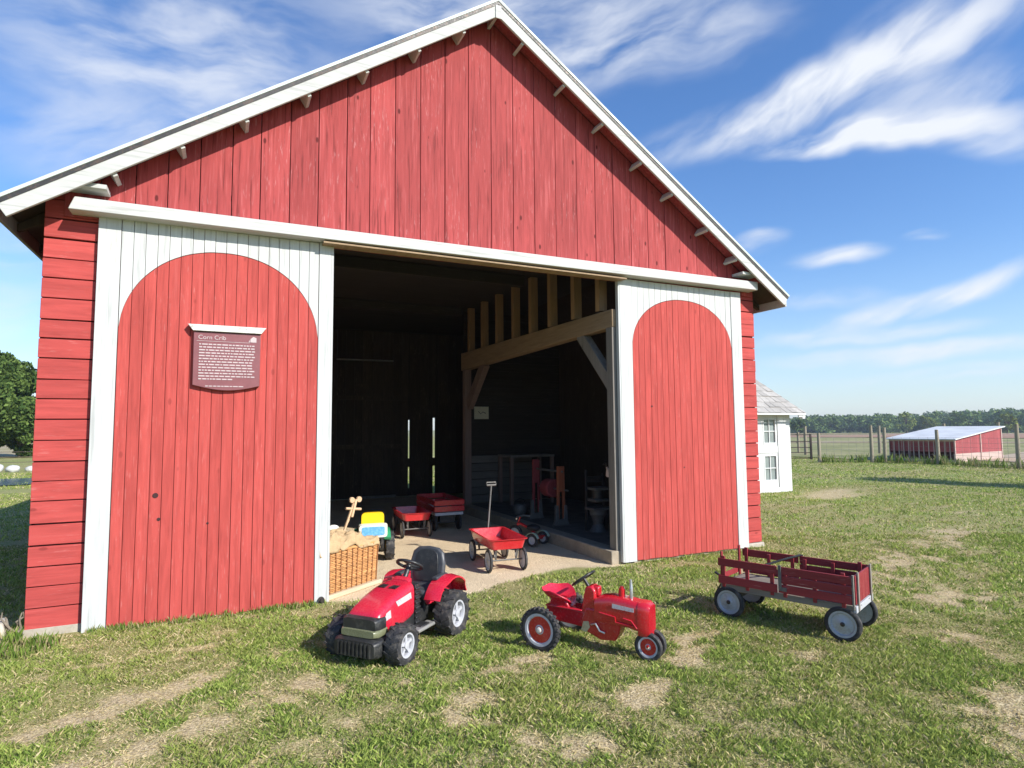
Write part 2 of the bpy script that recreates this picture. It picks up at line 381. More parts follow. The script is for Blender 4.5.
patchsheet('field', [(78, 62), (88, 15), (260, 40), (230, 190)], mf, .08, 60)
patchsheet('field_left', [(-60, 42), (-8, 42), (-20, 120), (-160, 120)], fieldmat('straw_field', (.40, .33, .22), (.30, .27, .13), .1), .04, 40)
patchsheet('dirt_track', [(50, 39), (62, 22), (65.5, 22.8), (53, 40.5)], md, .06, 14)
patchsheet('dirt_yard', [(29.6, 9.4), (29.6, 3), (42, 3), (42, 13.0)], md, .05, 20)
# pond at the left
mt, nt = newmat('pond_water'); finish(nt, (.10, .16, .22), .12, nt.noise(nt.n('ShaderNodeTexCoord').outputs['Object'], 3, 3), .2, .02)
pts = [(-7.6+4.2*math.cos(a)*(1+.08*math.sin(3*a)), 18.4+1.9*math.sin(a)*(1+.1*math.cos(2*a))) for a in np.linspace(0, 2*PI, 40, endpoint=False)]
pm = MB(); pm.add([(x, y, .035) for x, y in pts], [tuple(range(40))]); w = struct(pm.build('pond', mt))

# ------------------------------------------------------------------ grass blades
def blades(name, n, xr, yr, hmin, hmax, wd, keep, seed=1, droop=.6, cols=None):
    rg = np.random.default_rng(seed)
    x = rg.uniform(*xr, n); y = rg.uniform(*yr, n)
    k = keep(x, y, rg.random(n)); x = x[k]; y = y[k]; n = len(x)
    d = dryness(x, y)
    z = hgt(x, y)+np.where(np.hypot(x-2, y+2) < 9, (vnoise(x, y, .35, 51, 3)-.5)*.022*sstep(-.05, -.5, y), 0)-.004
    tuft = vnoise(x, y, .12, 61, 2)
    lu = lushness(x, y)
    h = rg.uniform(hmin, hmax, n)*(.45+.55*tuft+.75*lu)*(1-.55*d)
    lean = rg.uniform(.15, 1.15, n)*h+(d+.4*(1-lu))*rg.uniform(.0, .03, n)
    a = rg.uniform(0, 2*PI, n); la = rg.uniform(0, 2*PI, n)
    bw = wd*rg.uniform(.6, 1.3, n)
    co = np.zeros((n, 4, 3))
    co[:, 0] = np.stack([x-np.cos(a)*bw/2, y-np.sin(a)*bw/2, z], -1)
    co[:, 1] = np.stack([x+np.cos(a)*bw/2, y+np.sin(a)*bw/2, z], -1)
    co[:, 2] = np.stack([x+np.cos(a)*bw*.4+np.cos(la)*lean*.35, y+np.sin(a)*bw*.4+np.sin(la)*lean*.35, z+h*.6], -1)
    co[:, 3] = np.stack([x+np.cos(la)*lean, y+np.sin(la)*lean, z+h], -1)
    me = bpy.data.meshes.new(name); me.vertices.add(n*4); me.vertices.foreach_set('co', co.reshape(-1).astype(np.float32))
    b = np.arange(n)[:, None]*4
    f = np.concatenate([b+np.array([[0, 1, 2]]), b+np.array([[0, 2, 3]])], 1).reshape(-1)
    me.loops.add(len(f)); me.loops.foreach_set('vertex_index', f.astype(np.int32))
    me.polygons.add(len(f)//3); me.polygons.foreach_set('loop_start', np.arange(0, len(f), 3, dtype=np.int32)); me.update(calc_edges=True)
    u = rg.random(n)[:, None]; big = vnoise(x, y, 1.1, 41, 3)[:, None]
    g1 = np.array([.110, .185, .034]); g2 = np.array([.41, .48, .125]); st = np.array([.72, .60, .37]); st2 = np.array([.48, .40, .18])
    c = g1*(1-u)+g2*u
    c = c*(1-.5*sstep(.4, .65, big))+np.array([.31, .33, .095])*.5*sstep(.4, .65, big)
    c = c*(.78+.34*lu[:, None])
    pd = np.clip(d*.85+.07+.26*(1-lu)+.12*sstep(.45, .7, big[:, 0]), 0, 1)
    isdry = (rg.random(n) < pd)[:, None]; v = rg.random(n)[:, None]
    c = np.where(isdry, st*v+st2*(1-v), c)
    c4 = np.repeat(np.concatenate([c, np.ones((n, 1))], 1), 4, 0)
    at = me.color_attributes.new('tint', 'FLOAT_COLOR', 'POINT'); at.data.foreach_set('color', c4.reshape(-1).astype(np.float32))
    me.materials.append(M['blade'])
    o = bpy.data.objects.new(name, me); COL.objects.link(o)
    o['kind'] = 'stuff'; return o
def dens(dlo, dhi, fade=None):
    def keep(x, y, u):
        dx, dy = x-CAM.x, y-CAM.y; dep = dx*math.sin(YAW)+dy*math.cos(YAW); lat = dx*math.cos(YAW)-dy*math.sin(YAW)
        ok = (dep > dlo) & (dep < dhi) & (np.abs(lat) < dep*.92+.4)
        ok &= ~((x > -1.42) & (x < 6.6) & (y > -.02) & (y < 8.6))
        ok &= ~((x > 9.3) & (x < 12.8) & (y > 4.7) & (y < 7.2))
        ok &= u > gravel_mask(x, y)*1.2
        ok &= (u < 1.02-.42*dryness(x, y)) & (u < .70+.4*lushness(x, y))
        return ok
    return keep
blades('grass', 720000, (-2.5, 8.5), (-4.9, .3), .011, .031, .0050, dens(2.2, 5.2), 1)
blades('grass', 420000, (-3.5, 12), (-4.9, 5), .014, .036, .0095, dens(5.2, 9), 2)
blades('grass', 300000, (-8, 22), (-5, 14), .016, .038, .018, dens(9, 17), 3)
blades('grass', 230000, (-14, 27), (-8, 24), .018, .042, .032, dens(17, 33), 4)

# ------------------------------------------------------------------ THE BARN
WL, WR, DEP = -1.38, 6.55, 8.45
RX, RZ = 2.585, 6.24; EL, ER, EZ = -1.62, 6.90, 3.34
barn = thing('barn', 'red barn with white gable trim, wide doorway and two sliding doors with white arches', 'barn', (0, 0, 0))
def rz_at(x): return RZ-(RZ-EZ)/(RX-EL)*(RX-x) if x < RX else RZ-(RZ-EZ)/(ER-RX)*(x-RX)
# foundation
b = MB()
b.box(WL-.01, -.98, .055, .3, -.1, .07); b.box(-.98, .86, .10, .3, -.1, .05); b.box(WL-.01, WL+.2, .3, DEP, -.1, .07); b.build('foundation', 'concrete', barn, .01)
b = MB(); b.box(4.42, WR+.02, .03, .3, -.1, .055); b.box(WR-.2, WR+.02, .3, DEP, -.1, .055); b.build('foundation', 'concrete', barn, .01)
# clapboard strips either side of the doors
def siding(x0, x1, y, name):
    b = MB(); z = .06; i = 0
    while z < 3.62:
        h = .166+random.uniform(-.012, .012); zt = min(z+h, 3.62)
        g_ = .008+random.uniform(-.002, .006); t = random.uniform(-.004, .004)
        zz0, zz1 = z, zt-g_
        e = random.uniform(-.004, .004)
        b.add([(x0, y+t, zz0), (x1, y+t, zz0+e), (x1, y+t, zz1+e), (x0, y+t, zz1), (x0, y+.03, zz0), (x1, y+.03, zz0+e), (x1, y+.03, zz1+e), (x0, y+.03, zz1)],
              [(0, 1, 2, 3), (7, 6, 5, 4), (0, 4, 5, 1), (3, 2, 6, 7), (0, 3, 7, 4), (1, 5, 6, 2)])
        z = zt; i += 1
    b.build('siding', 'red_siding', barn, .003)
siding(WL, -.9, .055, 'l'); siding(6.15, WR, .055, 'r')
for xa, xb in ((WL+.005, .84), (4.32, WR-.005)):
    b = MB(); b.box(xa, xb, .088, .12, .05, 3.36); b.build('sheathing', 'dark_back', barn)
# side walls: horizontal boards
for x0, sx in ((WL, 1), (WR, -1)):
    b = MB(); z = .06
    while z < 3.55:
        b.box(*(sorted((x0, x0+.03*sx))), .088, DEP-.02, z, z+.155); z += .166
    b.box(*(sorted((x0+.032*sx, x0+.05*sx))), .125, DEP-.02, .06, 3.55)
    b.build('side_wall', 'red_siding', barn)
# gable boards
lines = [-1.25, -1.0, -.75, -.51, -.26, 0.0, .24, .5, .76, 1.03, 1.26, 1.52, 1.79, 2.06, 2.33, 2.60, 2.87, 3.14, 3.42, 3.71, 3.97, 4.23, 4.49, 4.75, 5.02, 5.26, 5.54, 5.80, 6.06, 6.3, 6.5]
b = MB()
for i in range(len(lines)-1):
    x0, x1 = lines[i]+.0035, lines[i+1]-.0035; y = .03+random.uniform(-.004, .004)
    if x0 < RX < x1: top = [(x1, rz_at(x1)-.035), (RX, RZ-.035), (x0, rz_at(x0)-.035)]
    else: top = [(x1, rz_at(x1)-.035), (x0, rz_at(x0)-.035)]
    if min(t[1] for t in top) < 3.42: continue
    b.prism([(x0, 3.38), (x1, 3.38)]+top, y, y+.028)
b.build('gable_wall', 'red_gable', barn, .0025)
b = MB(); b.prism([(WL, 3.4), (WR, 3.4), (WR, rz_at(WR)-.12), (RX, RZ-.12), (WL, rz_at(WL)-.12)], .065, .085); b.build('gable_sheathing', 'dark_back', barn)
# doors
def arch_door(x0, x1, ztop, zb, ax0, ax1, atop, aspr, pitch, side, knots):
    d = MB(); d.box(x0+.01, x1-.01, .022, .04, zb+.01, ztop-.01)
    door = d.build('door', 'red_gap', barn)
    cx = (ax0+ax1)/2; rx = (ax1-ax0)/2; rz_ = atop-aspr
    def az(x):
        t = max(-1, min(1, (x-cx)/rx)); return aspr+rz_*math.sqrt(max(0, 1-abs(t)**2.15))
    n = round((ax1-ax0)/pitch); red = MB(); wh = MB()
    for i in range(n):
        a = ax0+(ax1-ax0)*i/n+.0018; c = ax0+(ax1-ax0)*(i+1)/n-.0018
        jit = random.uniform(-.0025, .0025)
        ts = [a+(c-a)*k/6 for k in range(7)]
        zo = random.uniform(0, .012)
        red.prism([(a, zb+zo), (c, zb+zo)]+[(t, az(t)-.003) for t in reversed(ts)], jit, .02)
        wh.prism([(t, az(t)+.003) for t in ts]+[(c, ztop), (a, ztop)], jit+.001, .02)
    for (a, c) in ((x0, ax0-.004), (ax1+.004, x1)):          # straight white edge boards
        wh.box(a, c, -.006, .02, zb, ztop)
    red.build('panel', 'red_door', door, .002); wh.build('surround', 'white_wood', door, .002)
    e = MB()
    if side > 0: e.box(x1+.001, x1+.022, -.004, .05, zb+.003, ztop-.003)
    else: e.box(x0-.022, x0-.001, -.004, .05, zb+.003, ztop-.003)
    e.build('edge_strip', 'white_wood', door, .002)
    for (kx, kz, kr) in knots:
        k = MB(); k.lathe([(0, -.0045), (kr, -.0045), (kr, -.003)], T(kx, 0, kz), 12); k.build('knot_hole', 'dark_back', door)
    return door
arch_door(-1.0, .89, 3.40, .0, -.835, .775, 3.20, 2.42, .088, 1, [(-.52, 1.06, .022), (-.49, .86, .014), (-.12, .80, .01)])
arch_door(4.27, 6.25, 3.41, .02, 4.45, 6.07, 3.22, 2.60, .088, -1, [(4.72, 1.86, .012), (5.2, 1.1, .01)])
b = MB(); b.lathe([(.03, -.01), (.03, .02)], T(.84, -.02, .03), 14, True); b.lathe([(.012, -.03), (.012, .0)], T(.84, -.02, .03), 10, True); b.build('door_roller', 'dark_steel', barn)
# track cover beam above the doors
b = MB(); b.add([(-1.19, -.14, 3.395), (6.44, -.14, 3.435), (6.44, -.14, 3.545), (-1.15, -.14, 3.50), (-1.19, .025, 3.395), (6.44, .025, 3.435), (6.44, .025, 3.59), (-1.15, .025, 3.555)],
    [(0, 1, 2, 3), (7, 6, 5, 4), (0, 4, 5, 1), (3, 2, 6, 7), (0, 3, 7, 4), (1, 5, 6, 2)])
b.build('door_rail', 'white_trim', barn, .006)
b = MB(); b.box(.80, 4.3, -.12, .03, 3.375, 3.39); b.build('rail_soffit', 'old_wood', barn)
# roof
def slope(side, y0, y1, top, thick, inset=0.0):
    xe = EL if side < 0 else ER; d = Vector((RX-xe, 0, RZ-EZ)).normalized(); nrm = Vector((-d.z*(1 if side < 0 else -1)*1, 0, abs(d.x)))
    E_ = Vector((xe, 0, EZ))+d*inset; Rg = Vector((RX, 0, RZ))
    a0 = [E_+nrm*top, Rg+Vector((0, 0, top/abs(d.x)*1.0))]; a1 = [E_+nrm*(top-thick), Rg+Vector((0, 0, (top-thick)/abs(d.x)))]
    return [(a0[0].x, a0[0].z), (a0[1].x, a0[1].z), (a1[1].x, a1[1].z), (a1[0].x, a1[0].z)]
b = MB()
for s_ in (-1, 1): b.prism(slope(s_, 0, 0, .055, .03), -.235, DEP+.2)
roof = b.build('roof', 'roof_metal', barn, .004)
b = MB()
for s_ in (-1, 1): b.prism(slope(s_, 0, 0, .024, .03, .02), -.19, DEP+.18)
b.build('roof_deck', 'dark_wall', roof)
b = MB()
for s_ in (-1, 1): b.prism(slope(s_, 0, 0, -.008, .012, .42), -.190, .03)
b.build('soffit', 'red_gable', roof)
for s_ in (-1, 1):
    b = MB(); b.prism(slope(s_, 0, 0, .022, .135), -.222, -.194); b.build('rake_board', 'white_trim', barn, .004)
b = MB()
for s_ in (-1, 1): b.prism(slope(s_, 0, 0, .024, .03), -.228, -.2225)
b.build('drip_strip', 'dark_steel', barn)
b = MB(); b.box(RX-.035, RX+.035, -.232, -.2235, 6.07, 6.22); b.build('apex_cap', 'white_trim', barn, .003)
for s_, xe in ((-1, EL), (1, ER)):      # eave boards running back
    b = MB(); b.box(xe-.012 if s_ < 0 else xe-.012, xe+.012, -.19, DEP+.18, EZ-.10, EZ+.02); b.build('eave_board', 'grey_post' if s_ < 0 else 'white_trim', barn)
    for k in range(13):
        b = MB(); y = .25+k*.66
        x1 = WL+.0 if s_ < 0 else WR
        pts_ = [(xe+.015*-s_, EZ-.07), (xe+.015*-s_, EZ-.012), (x1, rz_at(x1)-.012), (x1, rz_at(x1)-.12)]
        b.prism(pts_, y, y+.05); b.build('rafter_tail', 'dark_wall', barn)
for (x, z) in [(-.95,3.62),(-.47,3.95),(.03,4.29),(.56,4.66),(1.1,5.03),(1.63,5.38),(2.12,5.72),(2.575,5.99),(2.97,5.74),(3.5,5.38),(4.02,5.03),(4.57,4.67),(5.04,4.33),(5.6,3.97),(6.09,3.62)]:
    zt = rz_at(x)-.012
    b = MB()
    ang = math.atan2(RZ-EZ, RX-EL)*(1 if x < RX-.1 else -1 if x > RX+.1 else 0)
    b.box(-.018, .018, -.192, .028, -.148, -.05, T(x, 0, zt+.03, 0, -ang, 0)); b.build('lookout', 'white_trim', barn, .003)
b = MB(); b.box(-1.22, -.93, -.17, .02, 3.585, 3.62); b.build('corner_block', 'white_trim', barn)
b = MB(); b.box(6.14, 6.45, -.17, .02, 3.62, 3.655); b.build('corner_block', 'white_trim', barn)
# back wall with two daylight slits, partition, added loft boards
b = MB(); x = WL
slits = [(4.02, 4.055, [(.18, .69), (.90, 1.83)]), (4.645, 4.70, [(.0, .70), (.90, 1.88)])]
xs = [WL]
while xs[-1] < WR-.25: xs.append(xs[-1]+random.uniform(.19, .26))
xs.append(WR)
cuts = sorted(set(round(v, 3) for v in xs if not any(a-.06 < v < c+.06 for a, c, _ in slits)) | {a for a, c, _ in slits} | {c for a, c, _ in slits})
for i in range(len(cuts)-1):
    a, c = cuts[i], cuts[i+1]; sl = [s for s in slits if abs(s[0]-a) < 1e-6]
    if sl:
        z0 = 0.0
        for lo, hi in sl[0][2]:
            if lo-z0 > .02: b.box(a, c, DEP-.03, DEP, z0, lo)
            z0 = hi
        b.box(a, c, DEP-.03, DEP, z0, 6)
    else: b.box(a+.002, c-.002, DEP-.03+random.uniform(-.004, .004), DEP, 0, min(rz_at(a), rz_at(c))-.13)
for z in (1.15, 2.3): b.box(WL+.06, 3.95, DEP-.08, DEP-.04, z, z+.1)
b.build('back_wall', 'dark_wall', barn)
b = MB(); b.box(-.3, 5.4, .12, DEP-.1, 3.95, 4.0); b.build('added_loft_boards', 'dark_wall_h', barn)  # boards added overhead to darken the interior
b = MB(); pass
for ya, yb, za, zb in ((.14, .28, 3.55, 3.70), (2.2, 2.34, 3.78, 3.94), (4.9, 5.05, 3.78, 3.94)):
    b = MB(); b.box(WL+.06, 4.1, ya, yb, za, zb); b.build('tie_beam', 'dark_wall_h', barn, .006)
# raised crib floor with its curb
b = MB(); b.box(4.32, WR-.06, .14, 5.2, .0, .145); b.build('crib_floor', 'dark_floor', barn)
b = MB(); b.box(4.12, 4.32, .05, 5.3, -.02, .155); b.build('curb', 'curb', barn, .01)
# posts, beam, braces, studs
b = MB(); b.box(4.195, 4.29, .06, .19, .157, 2.82); b.build('post', 'grey_post', barn, .006)
b = MB(); b.box(4.18, 4.31, 4.97, 5.11, .157, 2.75); b.build('post', 'old_post', barn, .006)
b = MB(); b.add([(4.20, .06, 2.82), (4.34, .06, 2.82), (4.34, .06, 3.04), (4.20, .06, 3.04), (4.20, 5.25, 2.75), (4.34, 5.25, 2.75), (4.34, 5.25, 3.1), (4.20, 5.25, 3.1)],
    [(0, 1, 2, 3), (7, 6, 5, 4), (0, 4, 5, 1), (3, 2, 6, 7), (0, 3, 7, 4), (1, 5, 6, 2)])
b.build('beam', 'old_wood', barn, .01)
b = MB(); b.bar((4.265, .85, 2.84), (4.265, .12, 2.08), .11, .15); b.build('brace', 'grey_post', barn, .006)
b = MB(); b.bar((4.265, 4.15, 2.8), (4.265, 4.96, 2.05), .11, .20); b.build('brace', 'old_post', barn, .006)
for y in (4.87, 4.2, 3.54, 2.88, 2.26, 1.65, .99, .39):
    b = MB(); b.box(4.21, 4.33, y-.045, y+.045, 3.07, 3.94); b.build('stud', 'brown_stud', barn, .003)
# crib interior walls
b = MB(); z = .15
while z < 3.9: b.box(4.29, WR-.06, 5.3, 5.33, z, z+.165); z += .175
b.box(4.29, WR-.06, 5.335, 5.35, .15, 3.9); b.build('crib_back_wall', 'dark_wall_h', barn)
b = MB()
z = .15
for k in range(6): b.box(4.29, 5.75, 5.2+random.uniform(-.02, .02), 5.26, z, z+.145); z += .155
b.build('bin_planks', 'bin_wood', barn, .008)
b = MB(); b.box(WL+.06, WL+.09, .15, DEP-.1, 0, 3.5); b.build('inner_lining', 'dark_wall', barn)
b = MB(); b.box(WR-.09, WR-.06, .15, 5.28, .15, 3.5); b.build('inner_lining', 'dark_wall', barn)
b = MB(); b.tube([(2.28, DEP-.2, 3.23), (3.6, DEP-.2, 3.24)], .018); b.build('pipe', 'steel', barn)
b = MB(); b.box(2.85, 3.7, DEP-.16, DEP-.05, .0, .05); b.build('sill', 'grey_post', barn)

# ------------------------------------------------------------------ plaque on the left door
sg = thing('plaque', 'maroon historical plaque with white lettering on the left barn door', 'plaque', (0, -.03, 2.0))
bot = [(-.27+.54*k/16, -.0-.045*math.sin(PI*k/16)) for k in range(17)]
b = MB(); b.prism(bot+[(.27, .47), (-.27, .47)], -.012, .024); b.build('board', 'plaque', sg, .004)
b = MB(); b.prism([(-.315, .53), (.315, .53), (.275, .475), (-.275, .475)], -.035, .024); b.build('ledge', 'zinc', sg, .002)
b = MB(); zz = .355
for ln in range(14):
    x = -.225; xe = .225 if ln < 12 else (.06 if ln == 12 else -.3)
    while x < xe-.02:
        wv = min(random.uniform(.012, .05), xe-x); b.box(x, x+wv, -.0155, -.0125, zz, zz+.0105); x += wv+.007
    zz -= .0255
x = -.17
while x < .13:
    wv = random.uniform(.015, .04); b.box(x, x+wv, -.0155, -.0125, -.012, -.004); x += wv+.006
b.box(-.245, .18, -.015, -.0125, .387, .39)
b.build('lettering', 'plaque_white', sg)
cu = bpy.data.curves.new('t', 'FONT'); cu.body = 'Corn Crib'; cu.size = .052; cu.extrude = .0015
to = bpy.data.objects.new('t', cu); COL.objects.link(to)
bpy.context.view_layer.update()
me = bpy.data.meshes.new_from_object(to.evaluated_get(bpy.context.evaluated_depsgraph_get())); bpy.data.objects.remove(to)
tt = bpy.data.objects.new('title', me); COL.objects.link(tt); tt.parent = sg; me.materials.clear(); me.materials.append(M['plaque_white'])
tt.location = (-.235, -.0135, .405); tt.rotation_euler = (PI/2, 0, 0)
b = MB(); b.prism([(.185, .395), (.235, .395), (.235, .435), (.21, .447), (.185, .425)], -.0155, -.0125); b.prism([(.17, .395), (.18, .395), (.18, .42)], -.0155, -.0125); b.build('emblem', 'plaque_white', sg)

# ------------------------------------------------------------------ wheels
def wheel(parent, x, y, r, w, out, tyre='rubber', rim='rim_white', rimr=.6, lugs=0, style='disc', hub='steel', name='wheel', band=None):
    """wheel centred at (x, y, r) turning about the y axis; out = +1/-1 side that shows"""
    wm = T(x, y, r)
    b = MB(); ri = r*rimr; h = w/2
    b.lathe([(ri, -h*.85), (ri+.35*(r-ri), -h), (r*.94, -h*.9), (r, -h*.55), (r, h*.55), (r*.94, h*.9), (ri+.35*(r-ri), h), (ri, h*.85), (ri*.97, 0), (ri, -h*.85)], wm, 36)
    if lugs:
        for k in range(lugs):
            a = 2*PI*k/lugs
            for sd in (-1, 1):
                aa = a+(PI/lugs if sd > 0 else 0)
                mt_ = wm @ Matrix.Rotation(aa, 4, 'Y') @ Matrix.Translation((0, sd*h*.5, r*1.0)) @ Matrix.Rotation(sd*.45, 4, 'Z')
                b.cbox(0, 0, -r*.012, r*.13, h*1.0, r*.07, mt_)
    wo = b.build(name, tyre, parent, 0, 40)
    c = MB()
    if style == 'disc':
        c.lathe([(0, .55*h*out), (ri*.25, .55*h*out), (ri*.32, .35*h*out), (ri*.78, .30*h*out), (ri*.85, .75*h*out), (ri*1.01, .8*h*out), (ri*1.0, -.7*h*out), (0, -.6*h*out)], wm, 32)
    elif style == 'spoke':
        c.lathe([(ri*.8, .55*h*out), (ri*.86, .8*h*out), (ri*1.01, .82*h*out), (ri, -.7*h*out), (ri*.8, -.6*h*out), (ri*.8, .55*h*out)], wm, 32)
        for k in range(5):
            c.box(-.13*ri, .13*ri, min(.1*h*out, .62*h*out), max(.1*h*out, .62*h*out), 0, ri*.84, wm @ Matrix.Rotation(2*PI*k/5, 4, 'Y'))
        c.lathe([(0, .8*h*out), (ri*.3, .75*h*out), (ri*.34, 0)], wm, 20)
    c.build('rim', rim, wo, 0, 35)
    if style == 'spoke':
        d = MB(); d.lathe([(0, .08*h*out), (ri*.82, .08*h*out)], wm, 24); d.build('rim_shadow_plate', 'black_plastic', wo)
    if band:
        d = MB(); rr = ri*.80; d.lathe([(0, .62*h*out), (ri*.18, .60*h*out), (ri*.3, .42*h*out), (rr, .38*h*out), (rr*1.02, .25*h*out)], wm, 28); d.build('wheel_disc', band, wo, 0, 35)
    if hub:
        d = MB(); d.lathe([(0, .98*h*out), (ri*.12, .95*h*out), (ri*.17, .8*h*out), (ri*.17, .2*h*out)], wm, 16); d.build('hub', hub, wo, 0, 35)
    return wo
def torus_ring(b, R_, r, mt, n=28, m_=8):
    rings = []
    for k in range(n):
        a = 2*PI*k/n; rings.append([(math.cos(a)*(R_+r*math.cos(2*PI*j/m_)), math.sin(a)*(R_+r*math.cos(2*PI*j/m_)), r*math.sin(2*PI*j/m_)) for j in range(m_)])
    rings.append(rings[0]); b.loft(rings, False, mt)

# ------------------------------------------------------------------ battery toy tractor (red hood, black seat)
tr = thing('toy_tractor', 'red and black plastic ride-on tractor with white spoked wheels, parked nearest the basket', 'toy tractor', (1.215, -1.37, 0), math.atan2(-.65, -.76), 'red toy tractors on the grass')
for (x, y, r, w, o) in ((.33, .25, .133, .12, 1), (.33, -.25, .133, .12, -1), (-.33, .265, .168, .15, 1), (-.33, -.265, .168, .15, -1)):
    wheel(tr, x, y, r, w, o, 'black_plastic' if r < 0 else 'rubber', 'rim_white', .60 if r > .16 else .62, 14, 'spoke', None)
b = MB()
sec = [(-.005, .26, .20, .462), (.05, .275, .19, .462), (.15, .285, .18, .445), (.28, .285, .175, .410), (.38, .275, .18, .370), (.425, .262, .19, .345), (.44, .25, .20, .325)]
b.loft([rrect(w, z0, z1, x, .42, 28) for x, w, z0, z1 in sec]); hood = b.build('hood', 'toy_red', tr, 0, 50)
for ya, yb in ((-.075, -.02), (.02, .075)):
    b = MB(); b.box(.09, .16, ya, yb, .445, .4535); b.build('hood_scoop', 'black_plastic', hood)
for sd in (-1, 1):
    b = MB(); b.add([(.05, sd*.1435, .36), (.22, sd*.1435, .345), (.25, sd*.1435, .385), (.06, sd*.1435, .405)], [(0, 1, 2, 3) if sd < 0 else (3, 2, 1, 0)])
    b.add([(.30, sd*.1425, .29), (.39, sd*.1425, .28), (.36, sd*.1425, .335), (.31, sd*.1425, .345)], [(0, 1, 2, 3) if sd < 0 else (3, 2, 1, 0)])
    b.build('decal', 'decal', hood)
b = MB(); b.loft([rrect(.30, .225, .325, .37, .35, 24), rrect(.30, .225, .325, .44, .35, 24), rrect(.27, .235, .315, .475, .35, 24)]); b.build('grille_top', 'black_plastic', tr, 0, 40)
b = MB(); b.loft([rrect(.31, .195, .25, .36, .3, 24), rrect(.315, .195, .25, .46, .3, 24), rrect(.27, .2, .245, .492, .3, 24)]); b.build('headlight', 'lens', tr, 0, 40)
b = MB(); b.loft([rrect(.36, .075, .20, .36, .3, 24), rrect(.37, .07, .195, .49, .3, 24), rrect(.33, .08, .185, .525, .3, 24)])
for k in range(9): b.box(.515, .535, -.13+k*.0325-.006, -.13+k*.0325+.006, .085, .175)
b.build('bumper', 'black_plastic', tr, 0, 40)
b = MB(); b.box(-.42, .36, -.10, .10, .10, .22); b.box(-.22, .36, -.125, .125, .14, .24); b.box(-.12, .0, -.20, .20, .12, .15)
b.box(.30, .36, -.19, .19, .12, .17); b.box(-.36, -.3, -.19, .19, .15, .21); b.build('chassis', 'black_plastic', tr, .012)
for sd in (-1, 1):
    b = MB(); b.box(-.18, .12, *sorted((sd*.13, sd*.215)), .115, .14); b.build('footboard', 'grey_plastic', tr, .008)
for sd in (-1, 1):
    b = MB(); b.box(-.075, -.012, sd*.10-.035, sd*.10+.035, .14, .44)
    for k in range(8): b.tube([(-.075, sd*.138, .165+k*.035), (-.01, sd*.139, .165+k*.035)], .010, 6)
    b.build('engine_panel', 'black_plastic', tr, .004)
b = MB(); b.loft([rrect(.17, .34, .47, -.006, .4, 20), rrect(.15, .40, .485, -.04, .4, 20), rrect(.13, .42, .475, -.07, .4, 20)]); b.build('dashboard', 'toy_red', tr, 0, 40)
b = MB(); b.tube([(-.06, 0, .45), (-.13, 0, .545)], .02); sw = T(-.14, 0, .55, 0, -.55, 0); torus_ring(b, .10, .012, sw)
for a in (0, 2.1, 4.2): b.tube([sw @ Vector((0, 0, 0)), sw @ Vector((.1*math.cos(a), .1*math.sin(a), 0))], .010, 6)
b.build('steering_wheel', 'black_plastic', tr, 0, 50)
b = MB(); b.loft([[(x, y*ws, z) for (y, z) in [(-.14, z0), (.14, z0), (.14, z1), (-.14, z1)]] for x, ws, z0, z1 in ((-.44, .8, .30, .36), (-.38, 1, .28, .36), (-.2, 1.02, .28, .365), (-.15, .9, .29, .355))])
seat = b.build('seat', 'seat_grey', tr, .018, 50)
b = MB()
prof = [(.135, .34), (.162, .40), (.160, .53), (.14, .61), (.095, .645), (0, .655)]
pl = prof+[(-a, c) for a, c in reversed(prof[:-1])]
m4 = Matrix.Translation((-.34, 0, .345)) @ Matrix.Rotation(-.17, 4, 'Y') @ Matrix.Translation((0, 0, -.345))
b.prism(pl, 0, .045, 'yz', m4 @ Matrix.Translation((-.06, 0, 0)))
b.build('backrest', 'seat_grey', tr, .016, 50)
b = MB(); pl2 = [(a*.68, .38+(c-.34)*.80) for a, c in pl]; b.prism(pl2, -.0, .006, 'yz', m4 @ Matrix.Translation((-.0155, 0, 0))); b.build('backrest_pad', 'black_plastic', tr, .003)
b = MB()
for sd in (-1, 1): b.loft([rrect(.05, .42, .455, -.39, .6, 12, sd*.175), rrect(.055, .425, .46, -.3, .6, 12, sd*.178), rrect(.045, .43, .455, -.22, .6, 12, sd*.175)])
for sd in (-1, 1): b.box(-.37, -.33, sd*.17-.015, sd*.17+.015, .33, .44)
b.build('armrest', 'seat_grey', tr, .004)
b = MB(); b.box(-.44, -.17, -.12, .12, .2, .29); b.build('seat_base', 'black_plastic', tr, .01)
for sd in (-1, 1):
    b = MB(); rings = []
    for k in range(11):
        a = R(25+k*13.5); rr = .225; cx, cz = -.33, .205
        x, z = cx+rr*math.cos(a), cz+rr*math.sin(a)*1.02; nx_, nz_ = math.cos(a), math.sin(a); y0, y1 = sd*.145, sd*(.30 if 2 < k < 9 else .28)
        t = .012
        rings.append([(x, y0, z), (x, y1, z), (x+nx_*t, y1, z+nz_*t), (x+nx_*t*2, (y0+y1)/2, z+nz_*t*2), (x+nx_*t, y0, z+nz_*t)])
    b.loft(rings); b.prism([(-.33+.225*math.cos(R(25+k*13.5)), .205+.225*math.sin(R(25+k*13.5))) for k in range(11)]+[(-.5, .26), (-.16, .26)], sd*.142, sd*.155)
    b.build('fender', 'toy_red', tr, 0, 45)

